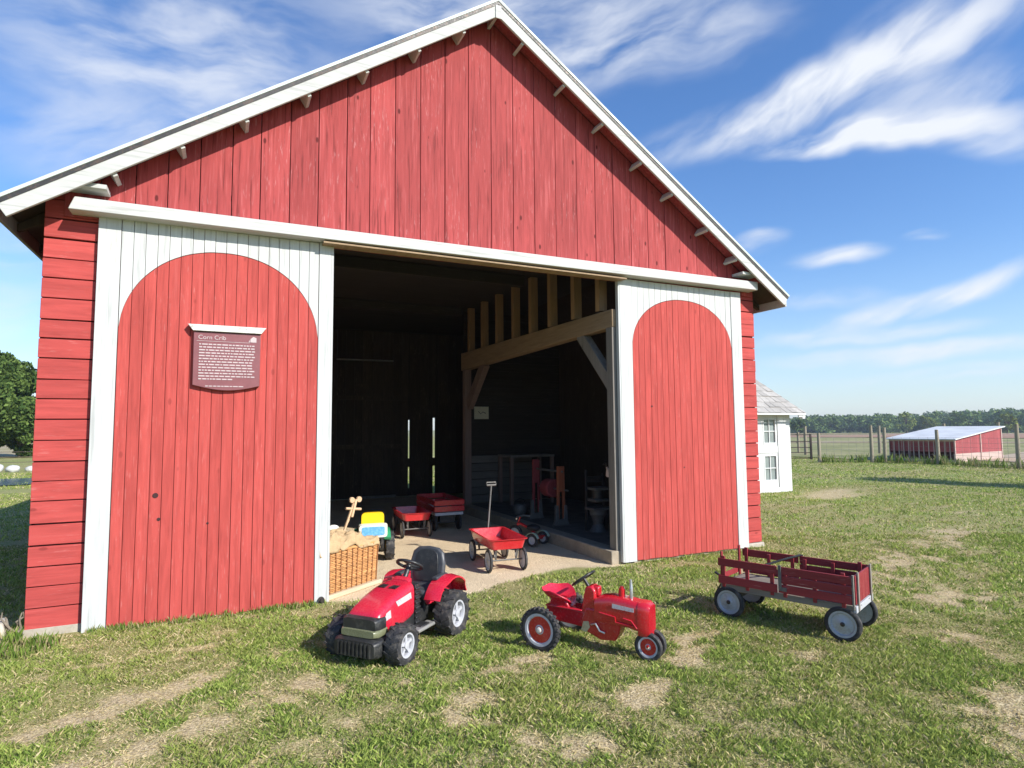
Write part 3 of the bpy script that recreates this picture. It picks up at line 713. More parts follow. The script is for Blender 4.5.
# ------------------------------------------------------------------ pedal tractor
pt = thing('pedal_tractor', 'all-red metal pedal tractor with silver exhaust stack and red-centred wheels, middle of the grass', 'toy tractor', (2.30+.545*.3675, -1.844-.8386*.3675, 0), math.atan2(-.8386, .545), 'red toy tractors on the grass')
for sd in (-1, 1): wheel(pt, -.3675, sd*(.25 if sd < 0 else .25), .152, .05, sd, 'rubber', 'rim_white', .76, 26, 'disc', 'cream', band='enamel')
for sd in (-1, 1): wheel(pt, .3675, sd*.045, .097, .04, sd, 'rubber', 'rim_white', .72, 0, 'disc', 'cream', band='enamel')
b = MB()
sec = [(-.02, .15, .20, .375), (.03, .155, .19, .395), (.10, .155, .20, .405), (.22, .155, .20, .398), (.30, .155, .185, .388), (.325, .15, .18, .384)]
b.loft([rrect(w, z0, z1, x, .45, 24) for x, w, z0, z1 in sec]); hd = b.build('hood', 'enamel', pt, 0, 50)
b = MB(); b.loft([rrect(.16, .155, .39, .305, .4, 24), rrect(.16, .155, .388, .36, .4, 24), rrect(.135, .165, .37, .386, .45, 24)]); gl = b.build('grille', 'enamel', pt, 0, 40)
b = MB()
for k in range(5): b.box(.382, .390, -.05+k*.025-.003, -.05+k*.025+.003, .19, .36)
b.build('grille_bar', 'toy_red', gl)
for sd in (-1, 1):
    b = MB(); b.prism([(.12, .33), (.28, .322), (.28, .348), (.12, .36)], sd*.079, sd*.081); b.build('silver_decal', 'decal', hd)
for sd in (-1, 1):
    b = MB(); b.tube([(.02, sd*.08, .285), (.1, sd*.081, .275), (.14, sd*.081, .27), (.145, sd*.081, .235), (.28, sd*.079, .225)], .006, 6)
    b.tube([(.2, sd*.08, .27), (.26, sd*.081, .262), (.30, sd*.079, .215)], .006, 6)
    b.build('engine_relief', 'enamel', hd, 0, 50)
b = MB(); b.prism([(-.14, .19), (-.10, .13), (.02, .085), (.13, .095), (.16, .15), (.17, .22), (.05, .30), (-.10, .30)], -.062, .062); b.build('engine_block', 'enamel', pt, .015, 50)
b = MB(); b.prism([(-.42, .17), (-.12, .155), (-.08, .26), (-.42, .275)], -.055, .055); b.box(-.42, -.12, -.075, .075, .268, .280); b.tube([(-.3675, -.24, .165), (-.3675, .24, .165)], .016); b.build('frame', 'enamel', pt, .008, 50)
b = MB(); b.prism([(-.14, .25), (-.02, .25), (-.02, .42), (-.05, .455), (-.10, .44)], -.055, .055); b.box(-.06, .0, -.03, .03, .38, .45); b.build('cowl', 'enamel', pt, .012, 50)
b = MB(); b.tube([(-.07, 0, .40), (-.13, 0, .485)], .012); sw = T(-.135, 0, .49, 0, -.62, 0); torus_ring(b, .095, .0085, sw)
for a in (0, 2.1, 4.2): b.tube([sw @ Vector((0, 0, 0)), sw @ Vector((.095*math.cos(a), .095*math.sin(a), 0))], .007, 6)
b.build('steering_wheel', 'black_plastic', pt, 0, 50)
b = MB(); b.tube([(.235, .0, .39), (.235, 0, .47), (.235, 0, .475), (.232, 0, .525)], [.013, .013, .011, .010], 12); b.build('exhaust_stack', 'steel', pt, 0, 50)
b = MB(); b.tube([(.165, .0, .39), (.165, 0, .455)], .024, 12); b.tube([(.165, .0, .455), (.165, 0, .47)], [.015, .015], 12); b.build('air_cleaner', 'enamel', pt, 0, 40)
# pan seat
b = MB(); n = 28; rings = []
def seatpt(a, q):
    sx, sy = .115, .135; x = -.33+sx*q*math.cos(a); y = sy*q*math.sin(a)
    z = .32+.066*q**2.6*(.55-.55*math.cos(a))+.045*q**3*abs(math.sin(a))**1.5-.02*q**3*max(0, math.cos(3*a))
    return Vector((x-.02*q**2*(math.cos(a) < 0), y, z))
for q in (.02, .3, .6, .85, 1.0): rings.append([seatpt(2*PI*k/n, q) for k in range(n)])
rings += [[seatpt(2*PI*k/n, 1.02)-Vector((0, 0, .010)) for k in range(n)]]+[[seatpt(2*PI*k/n, q)-Vector((0, 0, .012)) for k in range(n)] for q in (.85, .6, .3, .02)]
b.loft(rings); b.build('seat', 'toy_red', pt, 0, 60)
b = MB(); b.prism([(-.40, .27), (-.22, .27), (-.26, .33), (-.38, .33)], -.06, .06); b.build('seat_support', 'enamel', pt, .01)
b = MB(); b.tube([(.3675, 0, .20), (.3675, 0, .105)], .016); b.tube([(.3675, -.07, .105), (.3675, .07, .105)], .010); b.build('front_fork', 'enamel', pt, 0, 40)
for sd in (-1, 1):
    b = MB(); b.tube([(-.05, sd*.065, .185), (-.01, sd*.075, .20), (.02, sd*.075, .155), (.06, sd*.075, .145)], .007, 8)
    b.prism([(-.13, .135), (-.09, .125), (-.06, .165), (-.07, .205), (-.11, .20)], sd*.058, sd*.066)
    b.build('pedal_crank', 'steel', pt, 0, 40)

# ------------------------------------------------------------------ wooden slatted wagon
wg = thing('slatted_wagon', 'long maroon wooden stake wagon with grey disc wheels on the grass by the right door', 'wagon', (4.255, -2.335, 0), math.atan2(.81, -.32), 'red pull-along wagons')
for x in (-.435, .435):
    for sd in (-1, 1): wheel(wg, x, sd*.235, .128, .045, sd, 'rubber', 'rim_grey', .76, 0, 'disc', 'dark_steel')
b = MB(); b.box(-.50, .49, -.235, .235, .262, .275); b.box(-.51, .50, -.245, -.225, .225, .275); b.box(-.51, .50, .225, .245, .225, .275); b.box(-.51, -.49, -.225, .225, .225, .275); b.box(.48, .50, -.225, .225, .225, .275)
b.build('bed', 'bed_grey', wg, .003)
for sd in (-1, 1):
    yy = sd*.252; y0, y1 = sorted((yy, yy+sd*.014))
    b = MB(); b.box(-.51, .015, y0, y1, .285, .350); b.box(-.51, .015, y0, y1, .357, .418); b.box(-.51, .015, y0, y1, .428, .488)
    b.build('side_rail', 'maroon_slat', wg, .003)
    b = MB(); b.box(.025, .51, y0, y1, .28, .345); b.box(.025, .51, y0, y1, .425, .488); b.build('side_rail', 'maroon_slat', wg, .003)
    for x in (-.45, -.25, -.03, .07, .27, .47):
        b = MB(); ya, yb = sorted((yy-sd*.018, yy-sd*.001)); b.box(x-.014, x+.014, ya, yb, .25, .505 if abs(x) > .4 else .47); b.build('stake', 'maroon_slat', wg, .002)
    b = MB(); b.box(-.012, .012, *sorted((yy+sd*.015, yy+sd*.022)), .33, .50); b.box(-.05, .01, *sorted((yy+sd*.015, yy+sd*.02)), .30, .33); b.build('latch', 'iron', wg, .002)
b = MB()
for k in range(5): b.box(-.528, -.514, -.225+k*.091, -.225+k*.091+.086, .28, .49)
b.build('end_board', 'maroon_slat', wg, .003)
for bb in ((-.542, -.53, -.2, -.17, .23, .51), (-.542, -.53, .17, .2, .23, .51), (-.526, -.513, -.266, -.248, .25, .5), (-.526, -.513, .248, .266, .25, .5)):
    b = MB(); b.box(*bb); b.build('end_stake', 'bed_grey', wg, .002)
b = MB(); b.box(.52, .532, -.2, .2, .29, .335); b.box(.504, .518, -.2, -.17, .25, .53); b.box(.504, .518, .17, .2, .25, .53); b.build('end_stake', 'maroon_slat', wg, .002)
b = MB(); b.box(-.535, -.512, -.245, .245, .223, .272); b.build('end_sill', 'rim_white', wg, .003)
b = MB()
for x in (-.435, .435):
    b.tube([(x, -.235, .128), (x, .235, .128)], .011); b.box(x-.02, x+.02, -.16, .16, .135, .16)
    for sd in (-1, 1): b.bar((x, sd*.12, .15), (x-.10, sd*.12, .262), .022, .008); b.bar((x, sd*.12, .15), (x+.10, sd*.12, .262), .022, .008); b.bar((x, sd*.18, .13), (x, sd*.18, .262), .022, .008)
b.tube([(.47, 0, .15), (.60, 0, .27), (.66, 0, .30)], .011); b.bar((.55, .1, .25), (.62, .1, .13), .02, .01); b.build('undercarriage', 'dark_steel', wg, 0, 40)
b = MB(); b.tube([(.36, .05, .36), (.12, -.12, .46), (-.0, -.235, .50)], .010); b.build('handle', 'black_plastic', wg, 0, 40)

# ------------------------------------------------------------------ red steel wagons
def steel_wagon(label, loc, rz, s=1.0):
    w_ = thing('steel_wagon', label, 'wagon', loc, rz, 'red pull-along wagons')
    for x in (-.33, .33):
        for sd in (-1, 1): wheel(w_, x, sd*.205, .125, .032, sd, 'rubber', 'rim_white', .80, 0, 'disc', 'steel')
    b = MB()
    def ring(hl, hw, z, rr=.05):
        out = []
        for (cx, cy, a0) in ((hl-rr, hw-rr, 0), (-hl+rr, hw-rr, 90), (-hl+rr, -hw+rr, 180), (hl-rr, -hw+rr, 270)):
            for k in range(5): a = R(a0+k*22.5); out.append((cx+rr*math.cos(a), cy+rr*math.sin(a), z))
        return out
    b.loft([ring(.40, .19, .255), ring(.425, .215, .355), ring(.445, .235, .362), ring(.445, .235, .368), ring(.415, .205, .366), ring(.393, .183, .262)], True)
    b.build('tray', 'wagon_red', w_, 0, 45)
    b = MB()
    for x in (-.33, .33):
        b.tube([(x, -.21, .125), (x, .21, .125)], .009); b.bar((x, -.12, .125), (x-.05, -.13, .256), .02, .006); b.bar((x, .12, .125), (x-.05, .13, .256), .02, .006); b.bar((x, -.12, .125), (x+.05, -.13, .256), .02, .006); b.bar((x, .12, .125), (x+.05, .13, .256), .02, .006)
    b.tube([(-.33, .0, .13), (.33, 0, .18)], .008); b.build('axle_frame', 'iron', w_, 0, 40)
    return w_
w1 = steel_wagon('red steel pull wagon with its handle raised, on the gravel in the doorway', (2.93, .675, 0), R(84))
w2 = dup(w1, (2.62, 3.22, 0), R(86), 'red steel pull wagon without raised handle, parked beside the taller stake wagon')
b = MB(); b.tube([(.38, .0, .19), (.45, -.02, .25), (.50, -.09, .88)], .011); b.tube([(.50, -.15, .885), (.50, -.03, .885)], .014); b.tube([(.50, -.15, .885), (.505, -.15, .92), (.505, -.03, .92), (.50, -.03, .885)], .009); b.build('handle', 'iron', w1, 0, 40)
sw_ = thing('stake_wagon', 'tall red wooden sided wagon with pale bottom rail, deepest of the wagons in the barn', 'wagon', (3.22, 3.65, 0), R(88), 'red pull-along wagons')
for x in (-.38, .38):
    for sd in (-1, 1): wheel(sw_, x, sd*.20, .125, .04, sd, 'rubber', 'dark_steel', .7, 0, 'disc', 'dark_steel')
b = MB(); b.box(-.52, .52, -.22, .22, .27, .285); b.box(-.53, .53, -.23, -.215, .255, .30); b.box(-.53, .53, .215, .23, .255, .30); b.box(-.54, -.52, -.23, .23, .255, .30); b.box(.52, .54, -.23, .23, .255, .3); b.build('bed', 'rim_white', sw_, .003)
for sd in (-1, 1):
    b = MB()
    for k in range(2): b.box(-.54, .54, *sorted((sd*.232, sd*.246)), .315+k*.095, .395+k*.095)
    b.build('side_rail', 'wagon_red', sw_, .003)
for x in (-.555, .541):
    b = MB()
    for k in range(2): b.box(x, x+.014, -.24, .24, .315+k*.095, .395+k*.095)
    b.build('end_rail', 'wagon_red', sw_, .003)
b = MB()
for x in (-.45, .45):
    for sd in (-1, 1): b.box(x-.014, x+.014, *sorted((sd*.216, sd*.231)), .28, .50)
b.build('stake', 'wagon_red', sw_)
for x in (-.38, .38):
    b = MB(); b.tube([(x, -.2, .125), (x, .2, .125)], .011); b.box(x-.05, x+.05, -.12, .12, .14, .268); b.build('undercarriage', 'dark_steel', sw_)

# ------------------------------------------------------------------ basket, burlap, wooden toy
bk = thing('basket', 'orange-brown upright slatted basket standing on the gravel behind the left door edge', 'basket', (1.03, .44, 0), R(36))
hx, hy = .36, .22
def loop_pts(z, amp, ph):
    k = 1+.05*(z-.05)/.4; out = []
    P4 = [(-hx*k, -hy*k), (hx*k, -hy*k), (hx*k, hy*k), (-hx*k, hy*k)]
    for i in range(4):
        a_, c_ = Vector(P4[i]), Vector(P4[(i+1) % 4]); L_ = (c_-a_).length; n_ = int(L_/.02); nn_ = Vector((c_.y-a_.y, a_.x-c_.x)).normalized()
        for j in range(n_):
            p = a_.lerp(c_, j/n_)+nn_*amp*math.sin(PI*(j*.02)/.045+ph)*min(1, j/2, (n_-j)/2); out.append((p.x, p.y, z+random.uniform(-.0015, .0015)))
    return out+[out[0]]
b = MB()
for i in range(22): b.tube(loop_pts(.055+i*.0175, .006, PI*(i % 2)), .0088, 6, False)
b.build('weave', 'wicker', bk, 0, 60)
b = MB()
for (ax, ay, bx, by) in ((-hx, -hy, hx, -hy), (hx, -hy, hx, hy)):
    L = math.hypot(bx-ax, by-ay); n = int(L/.066)
    for i in range(n+1):
        x, y = ax+(bx-ax)*i/n, ay+(by-ay)*i/n; ox, oy = (0, -.0125) if ay == by else (.0125, 0); j_ = random.uniform(-.008, .008)
        b.tube([(x+ox, y+oy, .045), (x*1.025+ox*1.1+j_*(ay == by), y*1.025+oy, .25), (x*1.05+ox, y*1.05+oy, .43)], .0055, 6)
b.build('dark_stake', 'wicker_dark', bk)
b = MB(); b.box(-hx-.05, hx+.05, -hy-.05, hy+.05, .0, .045); b.build('base_board', 'base_board', bk, .01)
b = MB(); rim = [(-hx*1.05, -hy*1.05, .435), (hx*1.05, -hy*1.05, .435), (hx*1.05, hy*1.05, .435), (-hx*1.05, hy*1.05, .435), (-hx*1.05, -hy*1.05, .435)]; b.tube(rim, .016, 8); b.box(-.34, .34, -.2, .2, .05, .38); b.build('rim', 'wicker', bk, 0, 50)
def blob(mb, c, r, seed, n=18, m_=12, amp=.25):
    rg = random.Random(seed); ph = [rg.uniform(0, 6) for _ in range(6)]; rings = []
    for i in range(m_+1):
        t = PI*i/m_; ring = []
        for k in range(n):
            a = 2*PI*k/n; q = 1+amp*(.5*math.sin(3*a+ph[0]+2*t)+.35*math.sin(5*a+ph[1]-3*t)+.3*math.sin(4*t+ph[2]+a))
            ring.append((c[0]+r[0]*math.sin(t)*math.cos(a)*q, c[1]+r[1]*math.sin(t)*math.sin(a)*q, c[2]+r[2]*math.cos(t)*q))
        rings.append(ring)
    mb.loft(rings)
sk = thing('burlap_sack', 'crumpled tan burlap sacks heaped on top of the basket', 'sacks', (1.03, .44, .44), R(36))
nu, nv = 84, 60; U = np.linspace(-.43, .40, nu)[:, None]+np.zeros((1, nv)); Vv = np.linspace(-.285, .26, nv)[None, :]+np.zeros((nu, 1))
f1 = 1-2*np.abs(vnoise(U*.7+Vv*.9, Vv*1.0-U*.35, .13, 91, 3)-.5); f2 = 1-2*np.abs(vnoise(U*.5-Vv, U*.8+Vv*.3, .20, 97, 2)-.5)
Hh = (.07*f1**3+.08*f2**4+.05*(1-(U/.45)**2))*(1-.72*sstep(-.05, .33, U))
over = np.maximum(0, -.238-Vv)*1.0+np.maximum(0, U-.375)+np.maximum(0, Vv-.238)          # hangs down over the rim
edge = .5+.9*vnoise(U, Vv*0, .18, 101, 2)
Zz = Hh*(1-np.clip(over*12, 0, .85))-over*1.15*edge+.01
Yy = np.where(Vv < -.238, -.238-(-.238-Vv)*.12-.02*f1**2*np.clip(over*20, 0, 1), np.minimum(Vv, .25)); Xx = np.minimum(U, .385)
b = MB(); top_ = [[(Xx[i, j], Yy[i, j], Zz[i, j]) for j in range(nv)] for i in range(nu)]
vs_ = [p for r_ in top_ for p in r_]; b.add(vs_, [(i*nv+j, (i+1)*nv+j, (i+1)*nv+j+1, i*nv+j+1) for i in range(nu-1) for j in range(nv-1)])
o = b.build('cloth', 'burlap', sk, 0, 180); md_ = o.modifiers.new('thick', 'SOLIDIFY'); md_.thickness = .008
b = MB(); blob(b, (-.2, .02, .10), (.15, .10, .05), 2, amp=.2); b.build('roll', 'burlap', sk, 0, 180)
st = thing('wooden_toy', 'bare wooden stick toy with cross bar and two round knobs leaning out of the sacks', 'wooden toy', (1.10, .50, .47), R(26))
b = MB(); b.bar((0, 0, 0), (.15, 0, .36), .022, .018); b.bar((-.0, .02, .0), (.13, .025, .22), .014, .014); b.build('shaft', 'toy_wood', st, .003)
b = MB(); b.bar((.12, 0, .22), (.175, 0, .40), .05, .028); b.build('head', 'toy_wood', st, .006)
b = MB(); b.tube([(.055, 0, .315), (.245, 0, .29)], .014, 10); b.build('cross_bar', 'toy_wood', st, 0, 40)
for dx in (-.04, .05):
    b = MB(); b.lathe([(0, -.012), (.03, -.012), (.03, .012), (0, .012)], T(.17+dx, 0, .395), 18); b.build('knob', 'toy_wood', st, .002)
b = MB(); blob(b, (-.07, .05, .13), (.075, .04, .028), 9, amp=.1); ptr = b.build('pale_block', 'cream', st, 0, 180)

# ------------------------------------------------------------------ green toy tractor with yellow seat
gt = thing('green_toy_tractor', 'green ride-on toy tractor with yellow seat back and blue panel, behind the basket', 'toy tractor', (1.68, 1.72, 0), R(82))
for sd in (-1, 1): wheel(gt, -.1, sd*.21, .17, .11, sd, 'rubber', 'yellow', .5, 12, 'disc', None)
for sd in (-1, 1): wheel(gt, .42, sd*.18, .12, .08, sd, 'rubber', 'yellow', .5, 10, 'disc', None)
b = MB(); b.box(-.2, .5, -.09, .09, .14, .24); b.build('chassis', 'black_plastic', gt, .01)
b = MB(); b.loft([rrect(.24, .22, .40, x, .4, 20) for x in (.12, .3, .5)]); b.build('hood', 'green', gt, 0, 40)
for sd in (-1, 1):
    b = MB(); rings = []
    for k in range(9):
        a = R(30+k*15); x, z = -.1+.2*math.cos(a), .18+.19*math.sin(a); rings.append([(x, sd*.13, z), (x, sd*.215, z-.01), (x*1.0+.02*math.cos(a), sd*.21, z+.02), (x+.02*math.cos(a), sd*.13, z+.025)])
    b.loft(rings); b.build('fender', 'green', gt, 0, 45)
b = MB(); b.loft([rrect(.27, .40, .59, -.20, .35, 24), rrect(.27, .40, .595, -.17, .35, 24), rrect(.25, .41, .585, -.15, .35, 24)]); b.build('seat_back', 'yellow', gt, 0, 45)
b = MB(); b.loft([rrect(.33, .305, .455, -.30, .25, 24), rrect(.35, .295, .465, -.22, .25, 24)]); b.build('rear_bin', 'cream', gt, 0, 45)
b = MB(); b.loft([rrect(.27, .33, .435, -.306, .25, 24), rrect(.27, .33, .435, -.295, .25, 24)]); b.build('blue_panel', 'blue', gt, 0, 45)
b = MB(); b.box(-.16, .02, -.12, .12, .27, .33); b.tube([(.1, 0, .36), (.04, 0, .46)], .012); torus_ring(b, .075, .01, T(.035, 0, .47, 0, -.5)); b.build('seat', 'black_plastic', gt, .01)

# ------------------------------------------------------------------ tricycle
tc_ = thing('tricycle', 'small red tricycle with black seat and white hubs behind the raised-handle wagon', 'tricycle', (3.84, 1.62, 0), R(118))
for sd in (-1, 1): wheel(tc_, -.14, sd*.13, .085, .03, sd, 'rubber', 'rim_white', .62, 0, 'disc', 'steel')
wheel(tc_, .24, 0, .12, .035, 1, 'rubber', 'rim_white', .7, 0, 'disc', 'steel')
b = MB(); b.tube([(-.14, -.12, .085), (-.14, .12, .085)], .012); b.tube([(-.14, 0, .09), (-.05, 0, .2), (.14, 0, .27), (.20, 0, .26)], .02); b.tube([(.24, -.03, .12), (.22, -.03, .25), (.17, 0, .32), (.15, 0, .37)], .012); b.box(-.19, -.09, -.1, .1, .11, .135); b.build('frame', 'wagon_red', tc_, 0, 40)
b = MB(); blob(b, (-.07, 0, .235), (.10, .085, .045), 4, amp=.05); b.build('seat', 'black_rubber', tc_, 0, 180)
b = MB(); b.tube([(.10, -.16, .36), (.15, -.08, .375), (.15, .08, .375), (.10, .16, .36)], .012); b.build('handlebar', 'steel', tc_, 0, 40)
for sd in (-1, 1):
    b = MB(); rings = []
    for k in range(7):
        a = R(20+k*24); x, z = -.14+.1*math.cos(a), .085+.1*math.sin(a); rings.append([(x, sd*.13-.022, z), (x, sd*.13+.022, z), (x+.005*math.cos(a), sd*.13+.022, z+.006), (x+.005*math.cos(a), sd*.13-.022, z+.006)])
    b.loft(rings); b.build('mudguard', 'tric_green', tc_, 0, 40)

# ------------------------------------------------------------------ machinery on the crib floor
ms = thing('corn_sheller', 'old red iron farm machine with two slotted uprights on grey feet and a drum', 'farm machine', (4.60, 2.42, .146), R(0))
for (y, top, mt_) in ((.42, .95, 'old_red'), (-.38, .88, 'rust_red')):
    for dx in (-.058, .042):
        b = MB(); b.bar((dx, y, .1), (dx*.8, y, top), .032, .04); b.build('upright', mt_, ms, .004)
    b = MB(); b.box(-.065, .05, y-.025, y+.025, top-.38, top); b.build('side_casting', mt_, ms, .01)
    b = MB(); b.prism([(-.15, 0), (.13, 0), (.10, .07), (.085, .30), (.045, .30), (.03, .09), (-.05, .09), (-.06, .30), (-.10, .30), (-.11, .07)], y-.03, y+.03); b.build('foot', 'iron', ms, .005)
b = MB(); b.lathe([(0, -.12), (.12, -.12), (.14, -.10), (.14, .10), (.12, .12), (0, .12)], T(.05, .04, .52), 24); b.build('drum', 'old_red', ms, 0, 35)
b = MB(); b.tube([(0, -.42, .80), (0, .46, .80)], .016); b.tube([(.05, -.5, .52), (.05, .46, .52)], .014); b.build('shaft', 'iron', ms, 0, 35)
im = thing('iron_stove', 'black cast-iron appliance with stacked ledges just inside the right post', 'farm machine', (4.80, 1.35, .146), 0)
b = MB(); b.lathe([(0, 0), (.13, 0), (.10, .04), (.07, .10), (.09, .2), (.12, .24), (.12, .3), (.09, .31), (0, .31)], Matrix.Rotation(PI/2, 4, 'X'), 24); b.build('pedestal', 'iron', im, 0, 30)
b = MB()
for z, w_ in ((.30, .3), (.42, .24), (.58, .24)): b.box(-w_/2, w_/2, -.12, .12, z, z+.035)
b.build('ledge', 'iron', im, .006)
b = MB()
for sx in (-.13, .16):
    b.bar((sx, .1, .0), (sx, .1, .86 if sx < 0 else .8), .028, .03)
b.box(-.14, .18, .09, .12, .68, .76); b.build('frame', 'dark_steel', im, .003)
b = MB(); b.lathe([(0, -.09), (.085, -.09), (.085, .09), (0, .09)], T(0, 0, .5) @ Matrix.Rotation(PI/2, 4, 'X'), 20); b.build('cylinder', 'dark_steel', im, 0, 35)
lp = thing('clamp_lamp', 'small white cone lamp clamped beside the right door post', 'lamp', (4.27, .34, 1.12), R(-60))
b = MB(); b.lathe([(.010, 0), (.016, .04), (.05, .13), (.047, .13), (.014, .045)], T(0, 0, 0, R(-50), 0, 0), 20); b.build('shade', 'plaque_white', lp, 0, 40)
b = MB(); b.tube([(0, 0, 0), (-.0, -.03, .05), (-.0, -.10, .03)], .008); b.build('arm', 'dark_steel', lp)
bn = thing('workbench', 'grey plank workbench against the plank wall at the back of the barn', 'workbench', (5.38, 4.8, .146), 0)
b = MB(); b.box(-.46, .5, -.3, .3, .90, .945); b.build('bench_top', 'grey_post', bn, .004)
for sx in (-.42, .46):
    for sy in (-.26, .26):
        b = MB(); b.bar((sx, sy, 0), (sx, sy, .9), .06); b.build('leg', 'old_post', bn)
pp = thing('paper_notice', 'small cream paper notice pinned on the dark back wall beside the inner post', 'notice', (4.65, 5.285, 1.92))
b = MB(); b.box(-.155, .155, -.006, .006, -.125, .125); b.build('sheet', 'paper', pp)
b = MB(); b.tube([(-.07, -.008, .03), (-.02, -.008, -.02), (.03, -.008, .02), (.09, -.008, -.01)], .008, 6); b.build('drawing', 'iron', pp)
bt = thing('iron_pot', 'small dark iron pot on the crib floor beside the red farm machine', 'pot', (4.55, 3.35, .146))
b = MB(); b.lathe([(0, 0), (.08, 0), (.12, .06), (.12, .14), (.10, .17), (.09, .17), (.1, .12), (0, .03)], Matrix.Rotation(PI/2, 4, 'X'), 20); b.build('body', 'iron', bt, 0, 40)
b = MB(); b.tube([(-.1, 0, .16), (-.08, 0, .24), (0, 0, .27), (.08, 0, .24), (.1, 0, .16)], .007); b.build('bail', 'dark_steel', bt)

# ------------------------------------------------------------------ little white house
wh = thing('playhouse', 'small white wooden house with grey shingled hip roof and paned windows right of the barn', 'small house', (0, 0, 0))
x0, x1, y0, y1, hz = 9.4, 12.70, 4.7, 7.1, 1.93
b = MB()
wins = [(11.80, 12.24, .27, .91), (11.80, 12.24, 1.17, 1.80), (10.3, 10.74, .27, .91), (10.3, 10.74, 1.17, 1.80)]
for xa, xb in ((x0, 10.3), (10.74, 11.80), (12.24, x1)): b.box(xa, xb, y0, y0+.08, 0, hz)
for xa, xb in ((10.3, 10.74), (11.80, 12.24)):
    for za, zb in ((0, .27), (.91, 1.17), (1.80, hz)): b.box(xa, xb, y0, y0+.08, za, zb)
b.box(x1-.08, x1, y0+.08, y1, 0, hz); b.box(x0, x0+.08, y0+.08, y1, 0, hz); b.box(x0+.08, x1-.08, y1-.08, y1, 0, hz)
b.build('wall', 'shed_white', wh)
b = MB(); b.box(x1-.30, x1+.015, y0-.02, y0-.002, .0, hz); b.box(x0, x1-.302, y0-.018, y0-.002, .0, .12); b.box(12.28, 12.40, y0-.022, y0-.002, .121, hz); b.box(11.3, 12.27, y0-.016, y0-.002, .96, 1.12); b.build('trim', 'shed_white', wh, .003)
for (xa, xb, za, zb) in wins:
    b = MB(); b.box(xa, xb, y0+.03, y0+.04, za, zb); wn = b.build('window', 'glass', wh)
    b = MB(); t = .022; b.box(xa, xb, y0-.008, y0+.028, za, za+.04); b.box(xa, xb, y0-.008, y0+.028, zb-.03, zb); b.box(xa, xa+.03, y0-.008, y0+.028, za+.04, zb-.03); b.box(xb-.03, xb, y0-.008, y0+.028, za+.04, zb-.03)
    b.box((xa+xb)/2-t/2, (xa+xb)/2+t/2, y0+.005, y0+.027, za+.04, zb-.03); b.box(xa+.03, (xa+xb)/2-t/2-.001, y0+.005, y0+.027, (za+zb)/2-t/2, (za+zb)/2+t/2); b.box((xa+xb)/2+t/2+.001, xb-.03, y0+.005, y0+.027, (za+zb)/2-t/2, (za+zb)/2+t/2)
    b.build('window_frame', 'shed_white', wn)
# shingled hip roof: courses of shingles on all four slopes
ov = .27; ex0, ex1, ey0, ey1 = x0-ov, x1+ov, y0-ov, y1+ov; zt = 3.45; rr0, rr1, ry = ex0+1.15, ex1-1.25, (ey0+ey1)/2
b = MB(); base = [(ex0, ey0, hz), (ex1, ey0, hz), (ex1, ey1, hz), (ex0, ey1, hz), (rr0, ry, zt), (rr1, ry, zt)]
b.add([(p[0], p[1], p[2]) for p in base], [(0, 1, 5, 4), (2, 3, 4, 5), (1, 2, 5), (3, 0, 4), (0, 3, 2, 1)])
rf = b.build('roof', 'shingle', wh)
b = MB()
def course(A, B, C_, D, n):      # quad/triangle slope: eave A-B, top D-C
    A, B, C_, D = map(Vector, (A, B, C_, D)); nr = (B-A).cross(D-A).normalized()
    if nr.z < 0: nr = -nr
    for i in range(n):
        t0, t1 = i/n, min(1, (i+1.15)/n); L0, L1 = A.lerp(D, t0), B.lerp(C_, t0); U0, U1 = A.lerp(D, t1), B.lerp(C_, t1)
        L = (L1-L0).length; m_ = max(1, int(L/.19)); off = random.random()*.5
        for k in range(m_+1):
            a, c = max(0, (k-off)/m_), min(1, (k+1-off)/m_)
            if c-a < .02: continue
            j = random.uniform(.012, .03); g_ = .004/max(L, .1); dn = random.uniform(0, .02)
            q = [L0.lerp(L1, a+g_)+nr*j, L0.lerp(L1, c-g_)+nr*j, U0.lerp(U1, c-g_)+nr*.006, U0.lerp(U1, a+g_)+nr*.006]
            q[0] += (L0-U0).normalized()*dn; q[1] += (L0-U0).normalized()*dn
            b.add(q+[p-nr*.01 for p in q], [(0, 1, 2, 3), (7, 6, 5, 4), (0, 4, 5, 1), (1, 5, 6, 2), (2, 6, 7, 3), (3, 7, 4, 0)])
course((ex0, ey0, hz), (ex1, ey0, hz), (rr1, ry, zt), (rr0, ry, zt), 11)
course((ex1, ey0, hz), (ex1, ey1, hz), (rr1, ry, zt), (rr1, ry, zt), 11)
b.build('shingles', 'shingle', rf)
b = MB()
for k in range(7): b.cbox(rr0+.1+k*(rr1-rr0-.2)/6, ry, zt+.06, .05, .02, .12)
b.box(rr0, rr1, ry-.03, ry+.03, zt-.01, zt+.035); b.build('ridge_cresting', 'shingle', rf)
b = MB(); b.box(x1+.02, ex1-.02, y0-.29, y0-.26, hz-.10, hz-.01); b.box(x0, ex1-.02, y0-.31, y0-.292, hz-.05, hz-.004); b.cbox(ex1-.08, y0-.25, hz-.09, .09, .09, .1); b.build('eave_block', 'shed_white', wh)

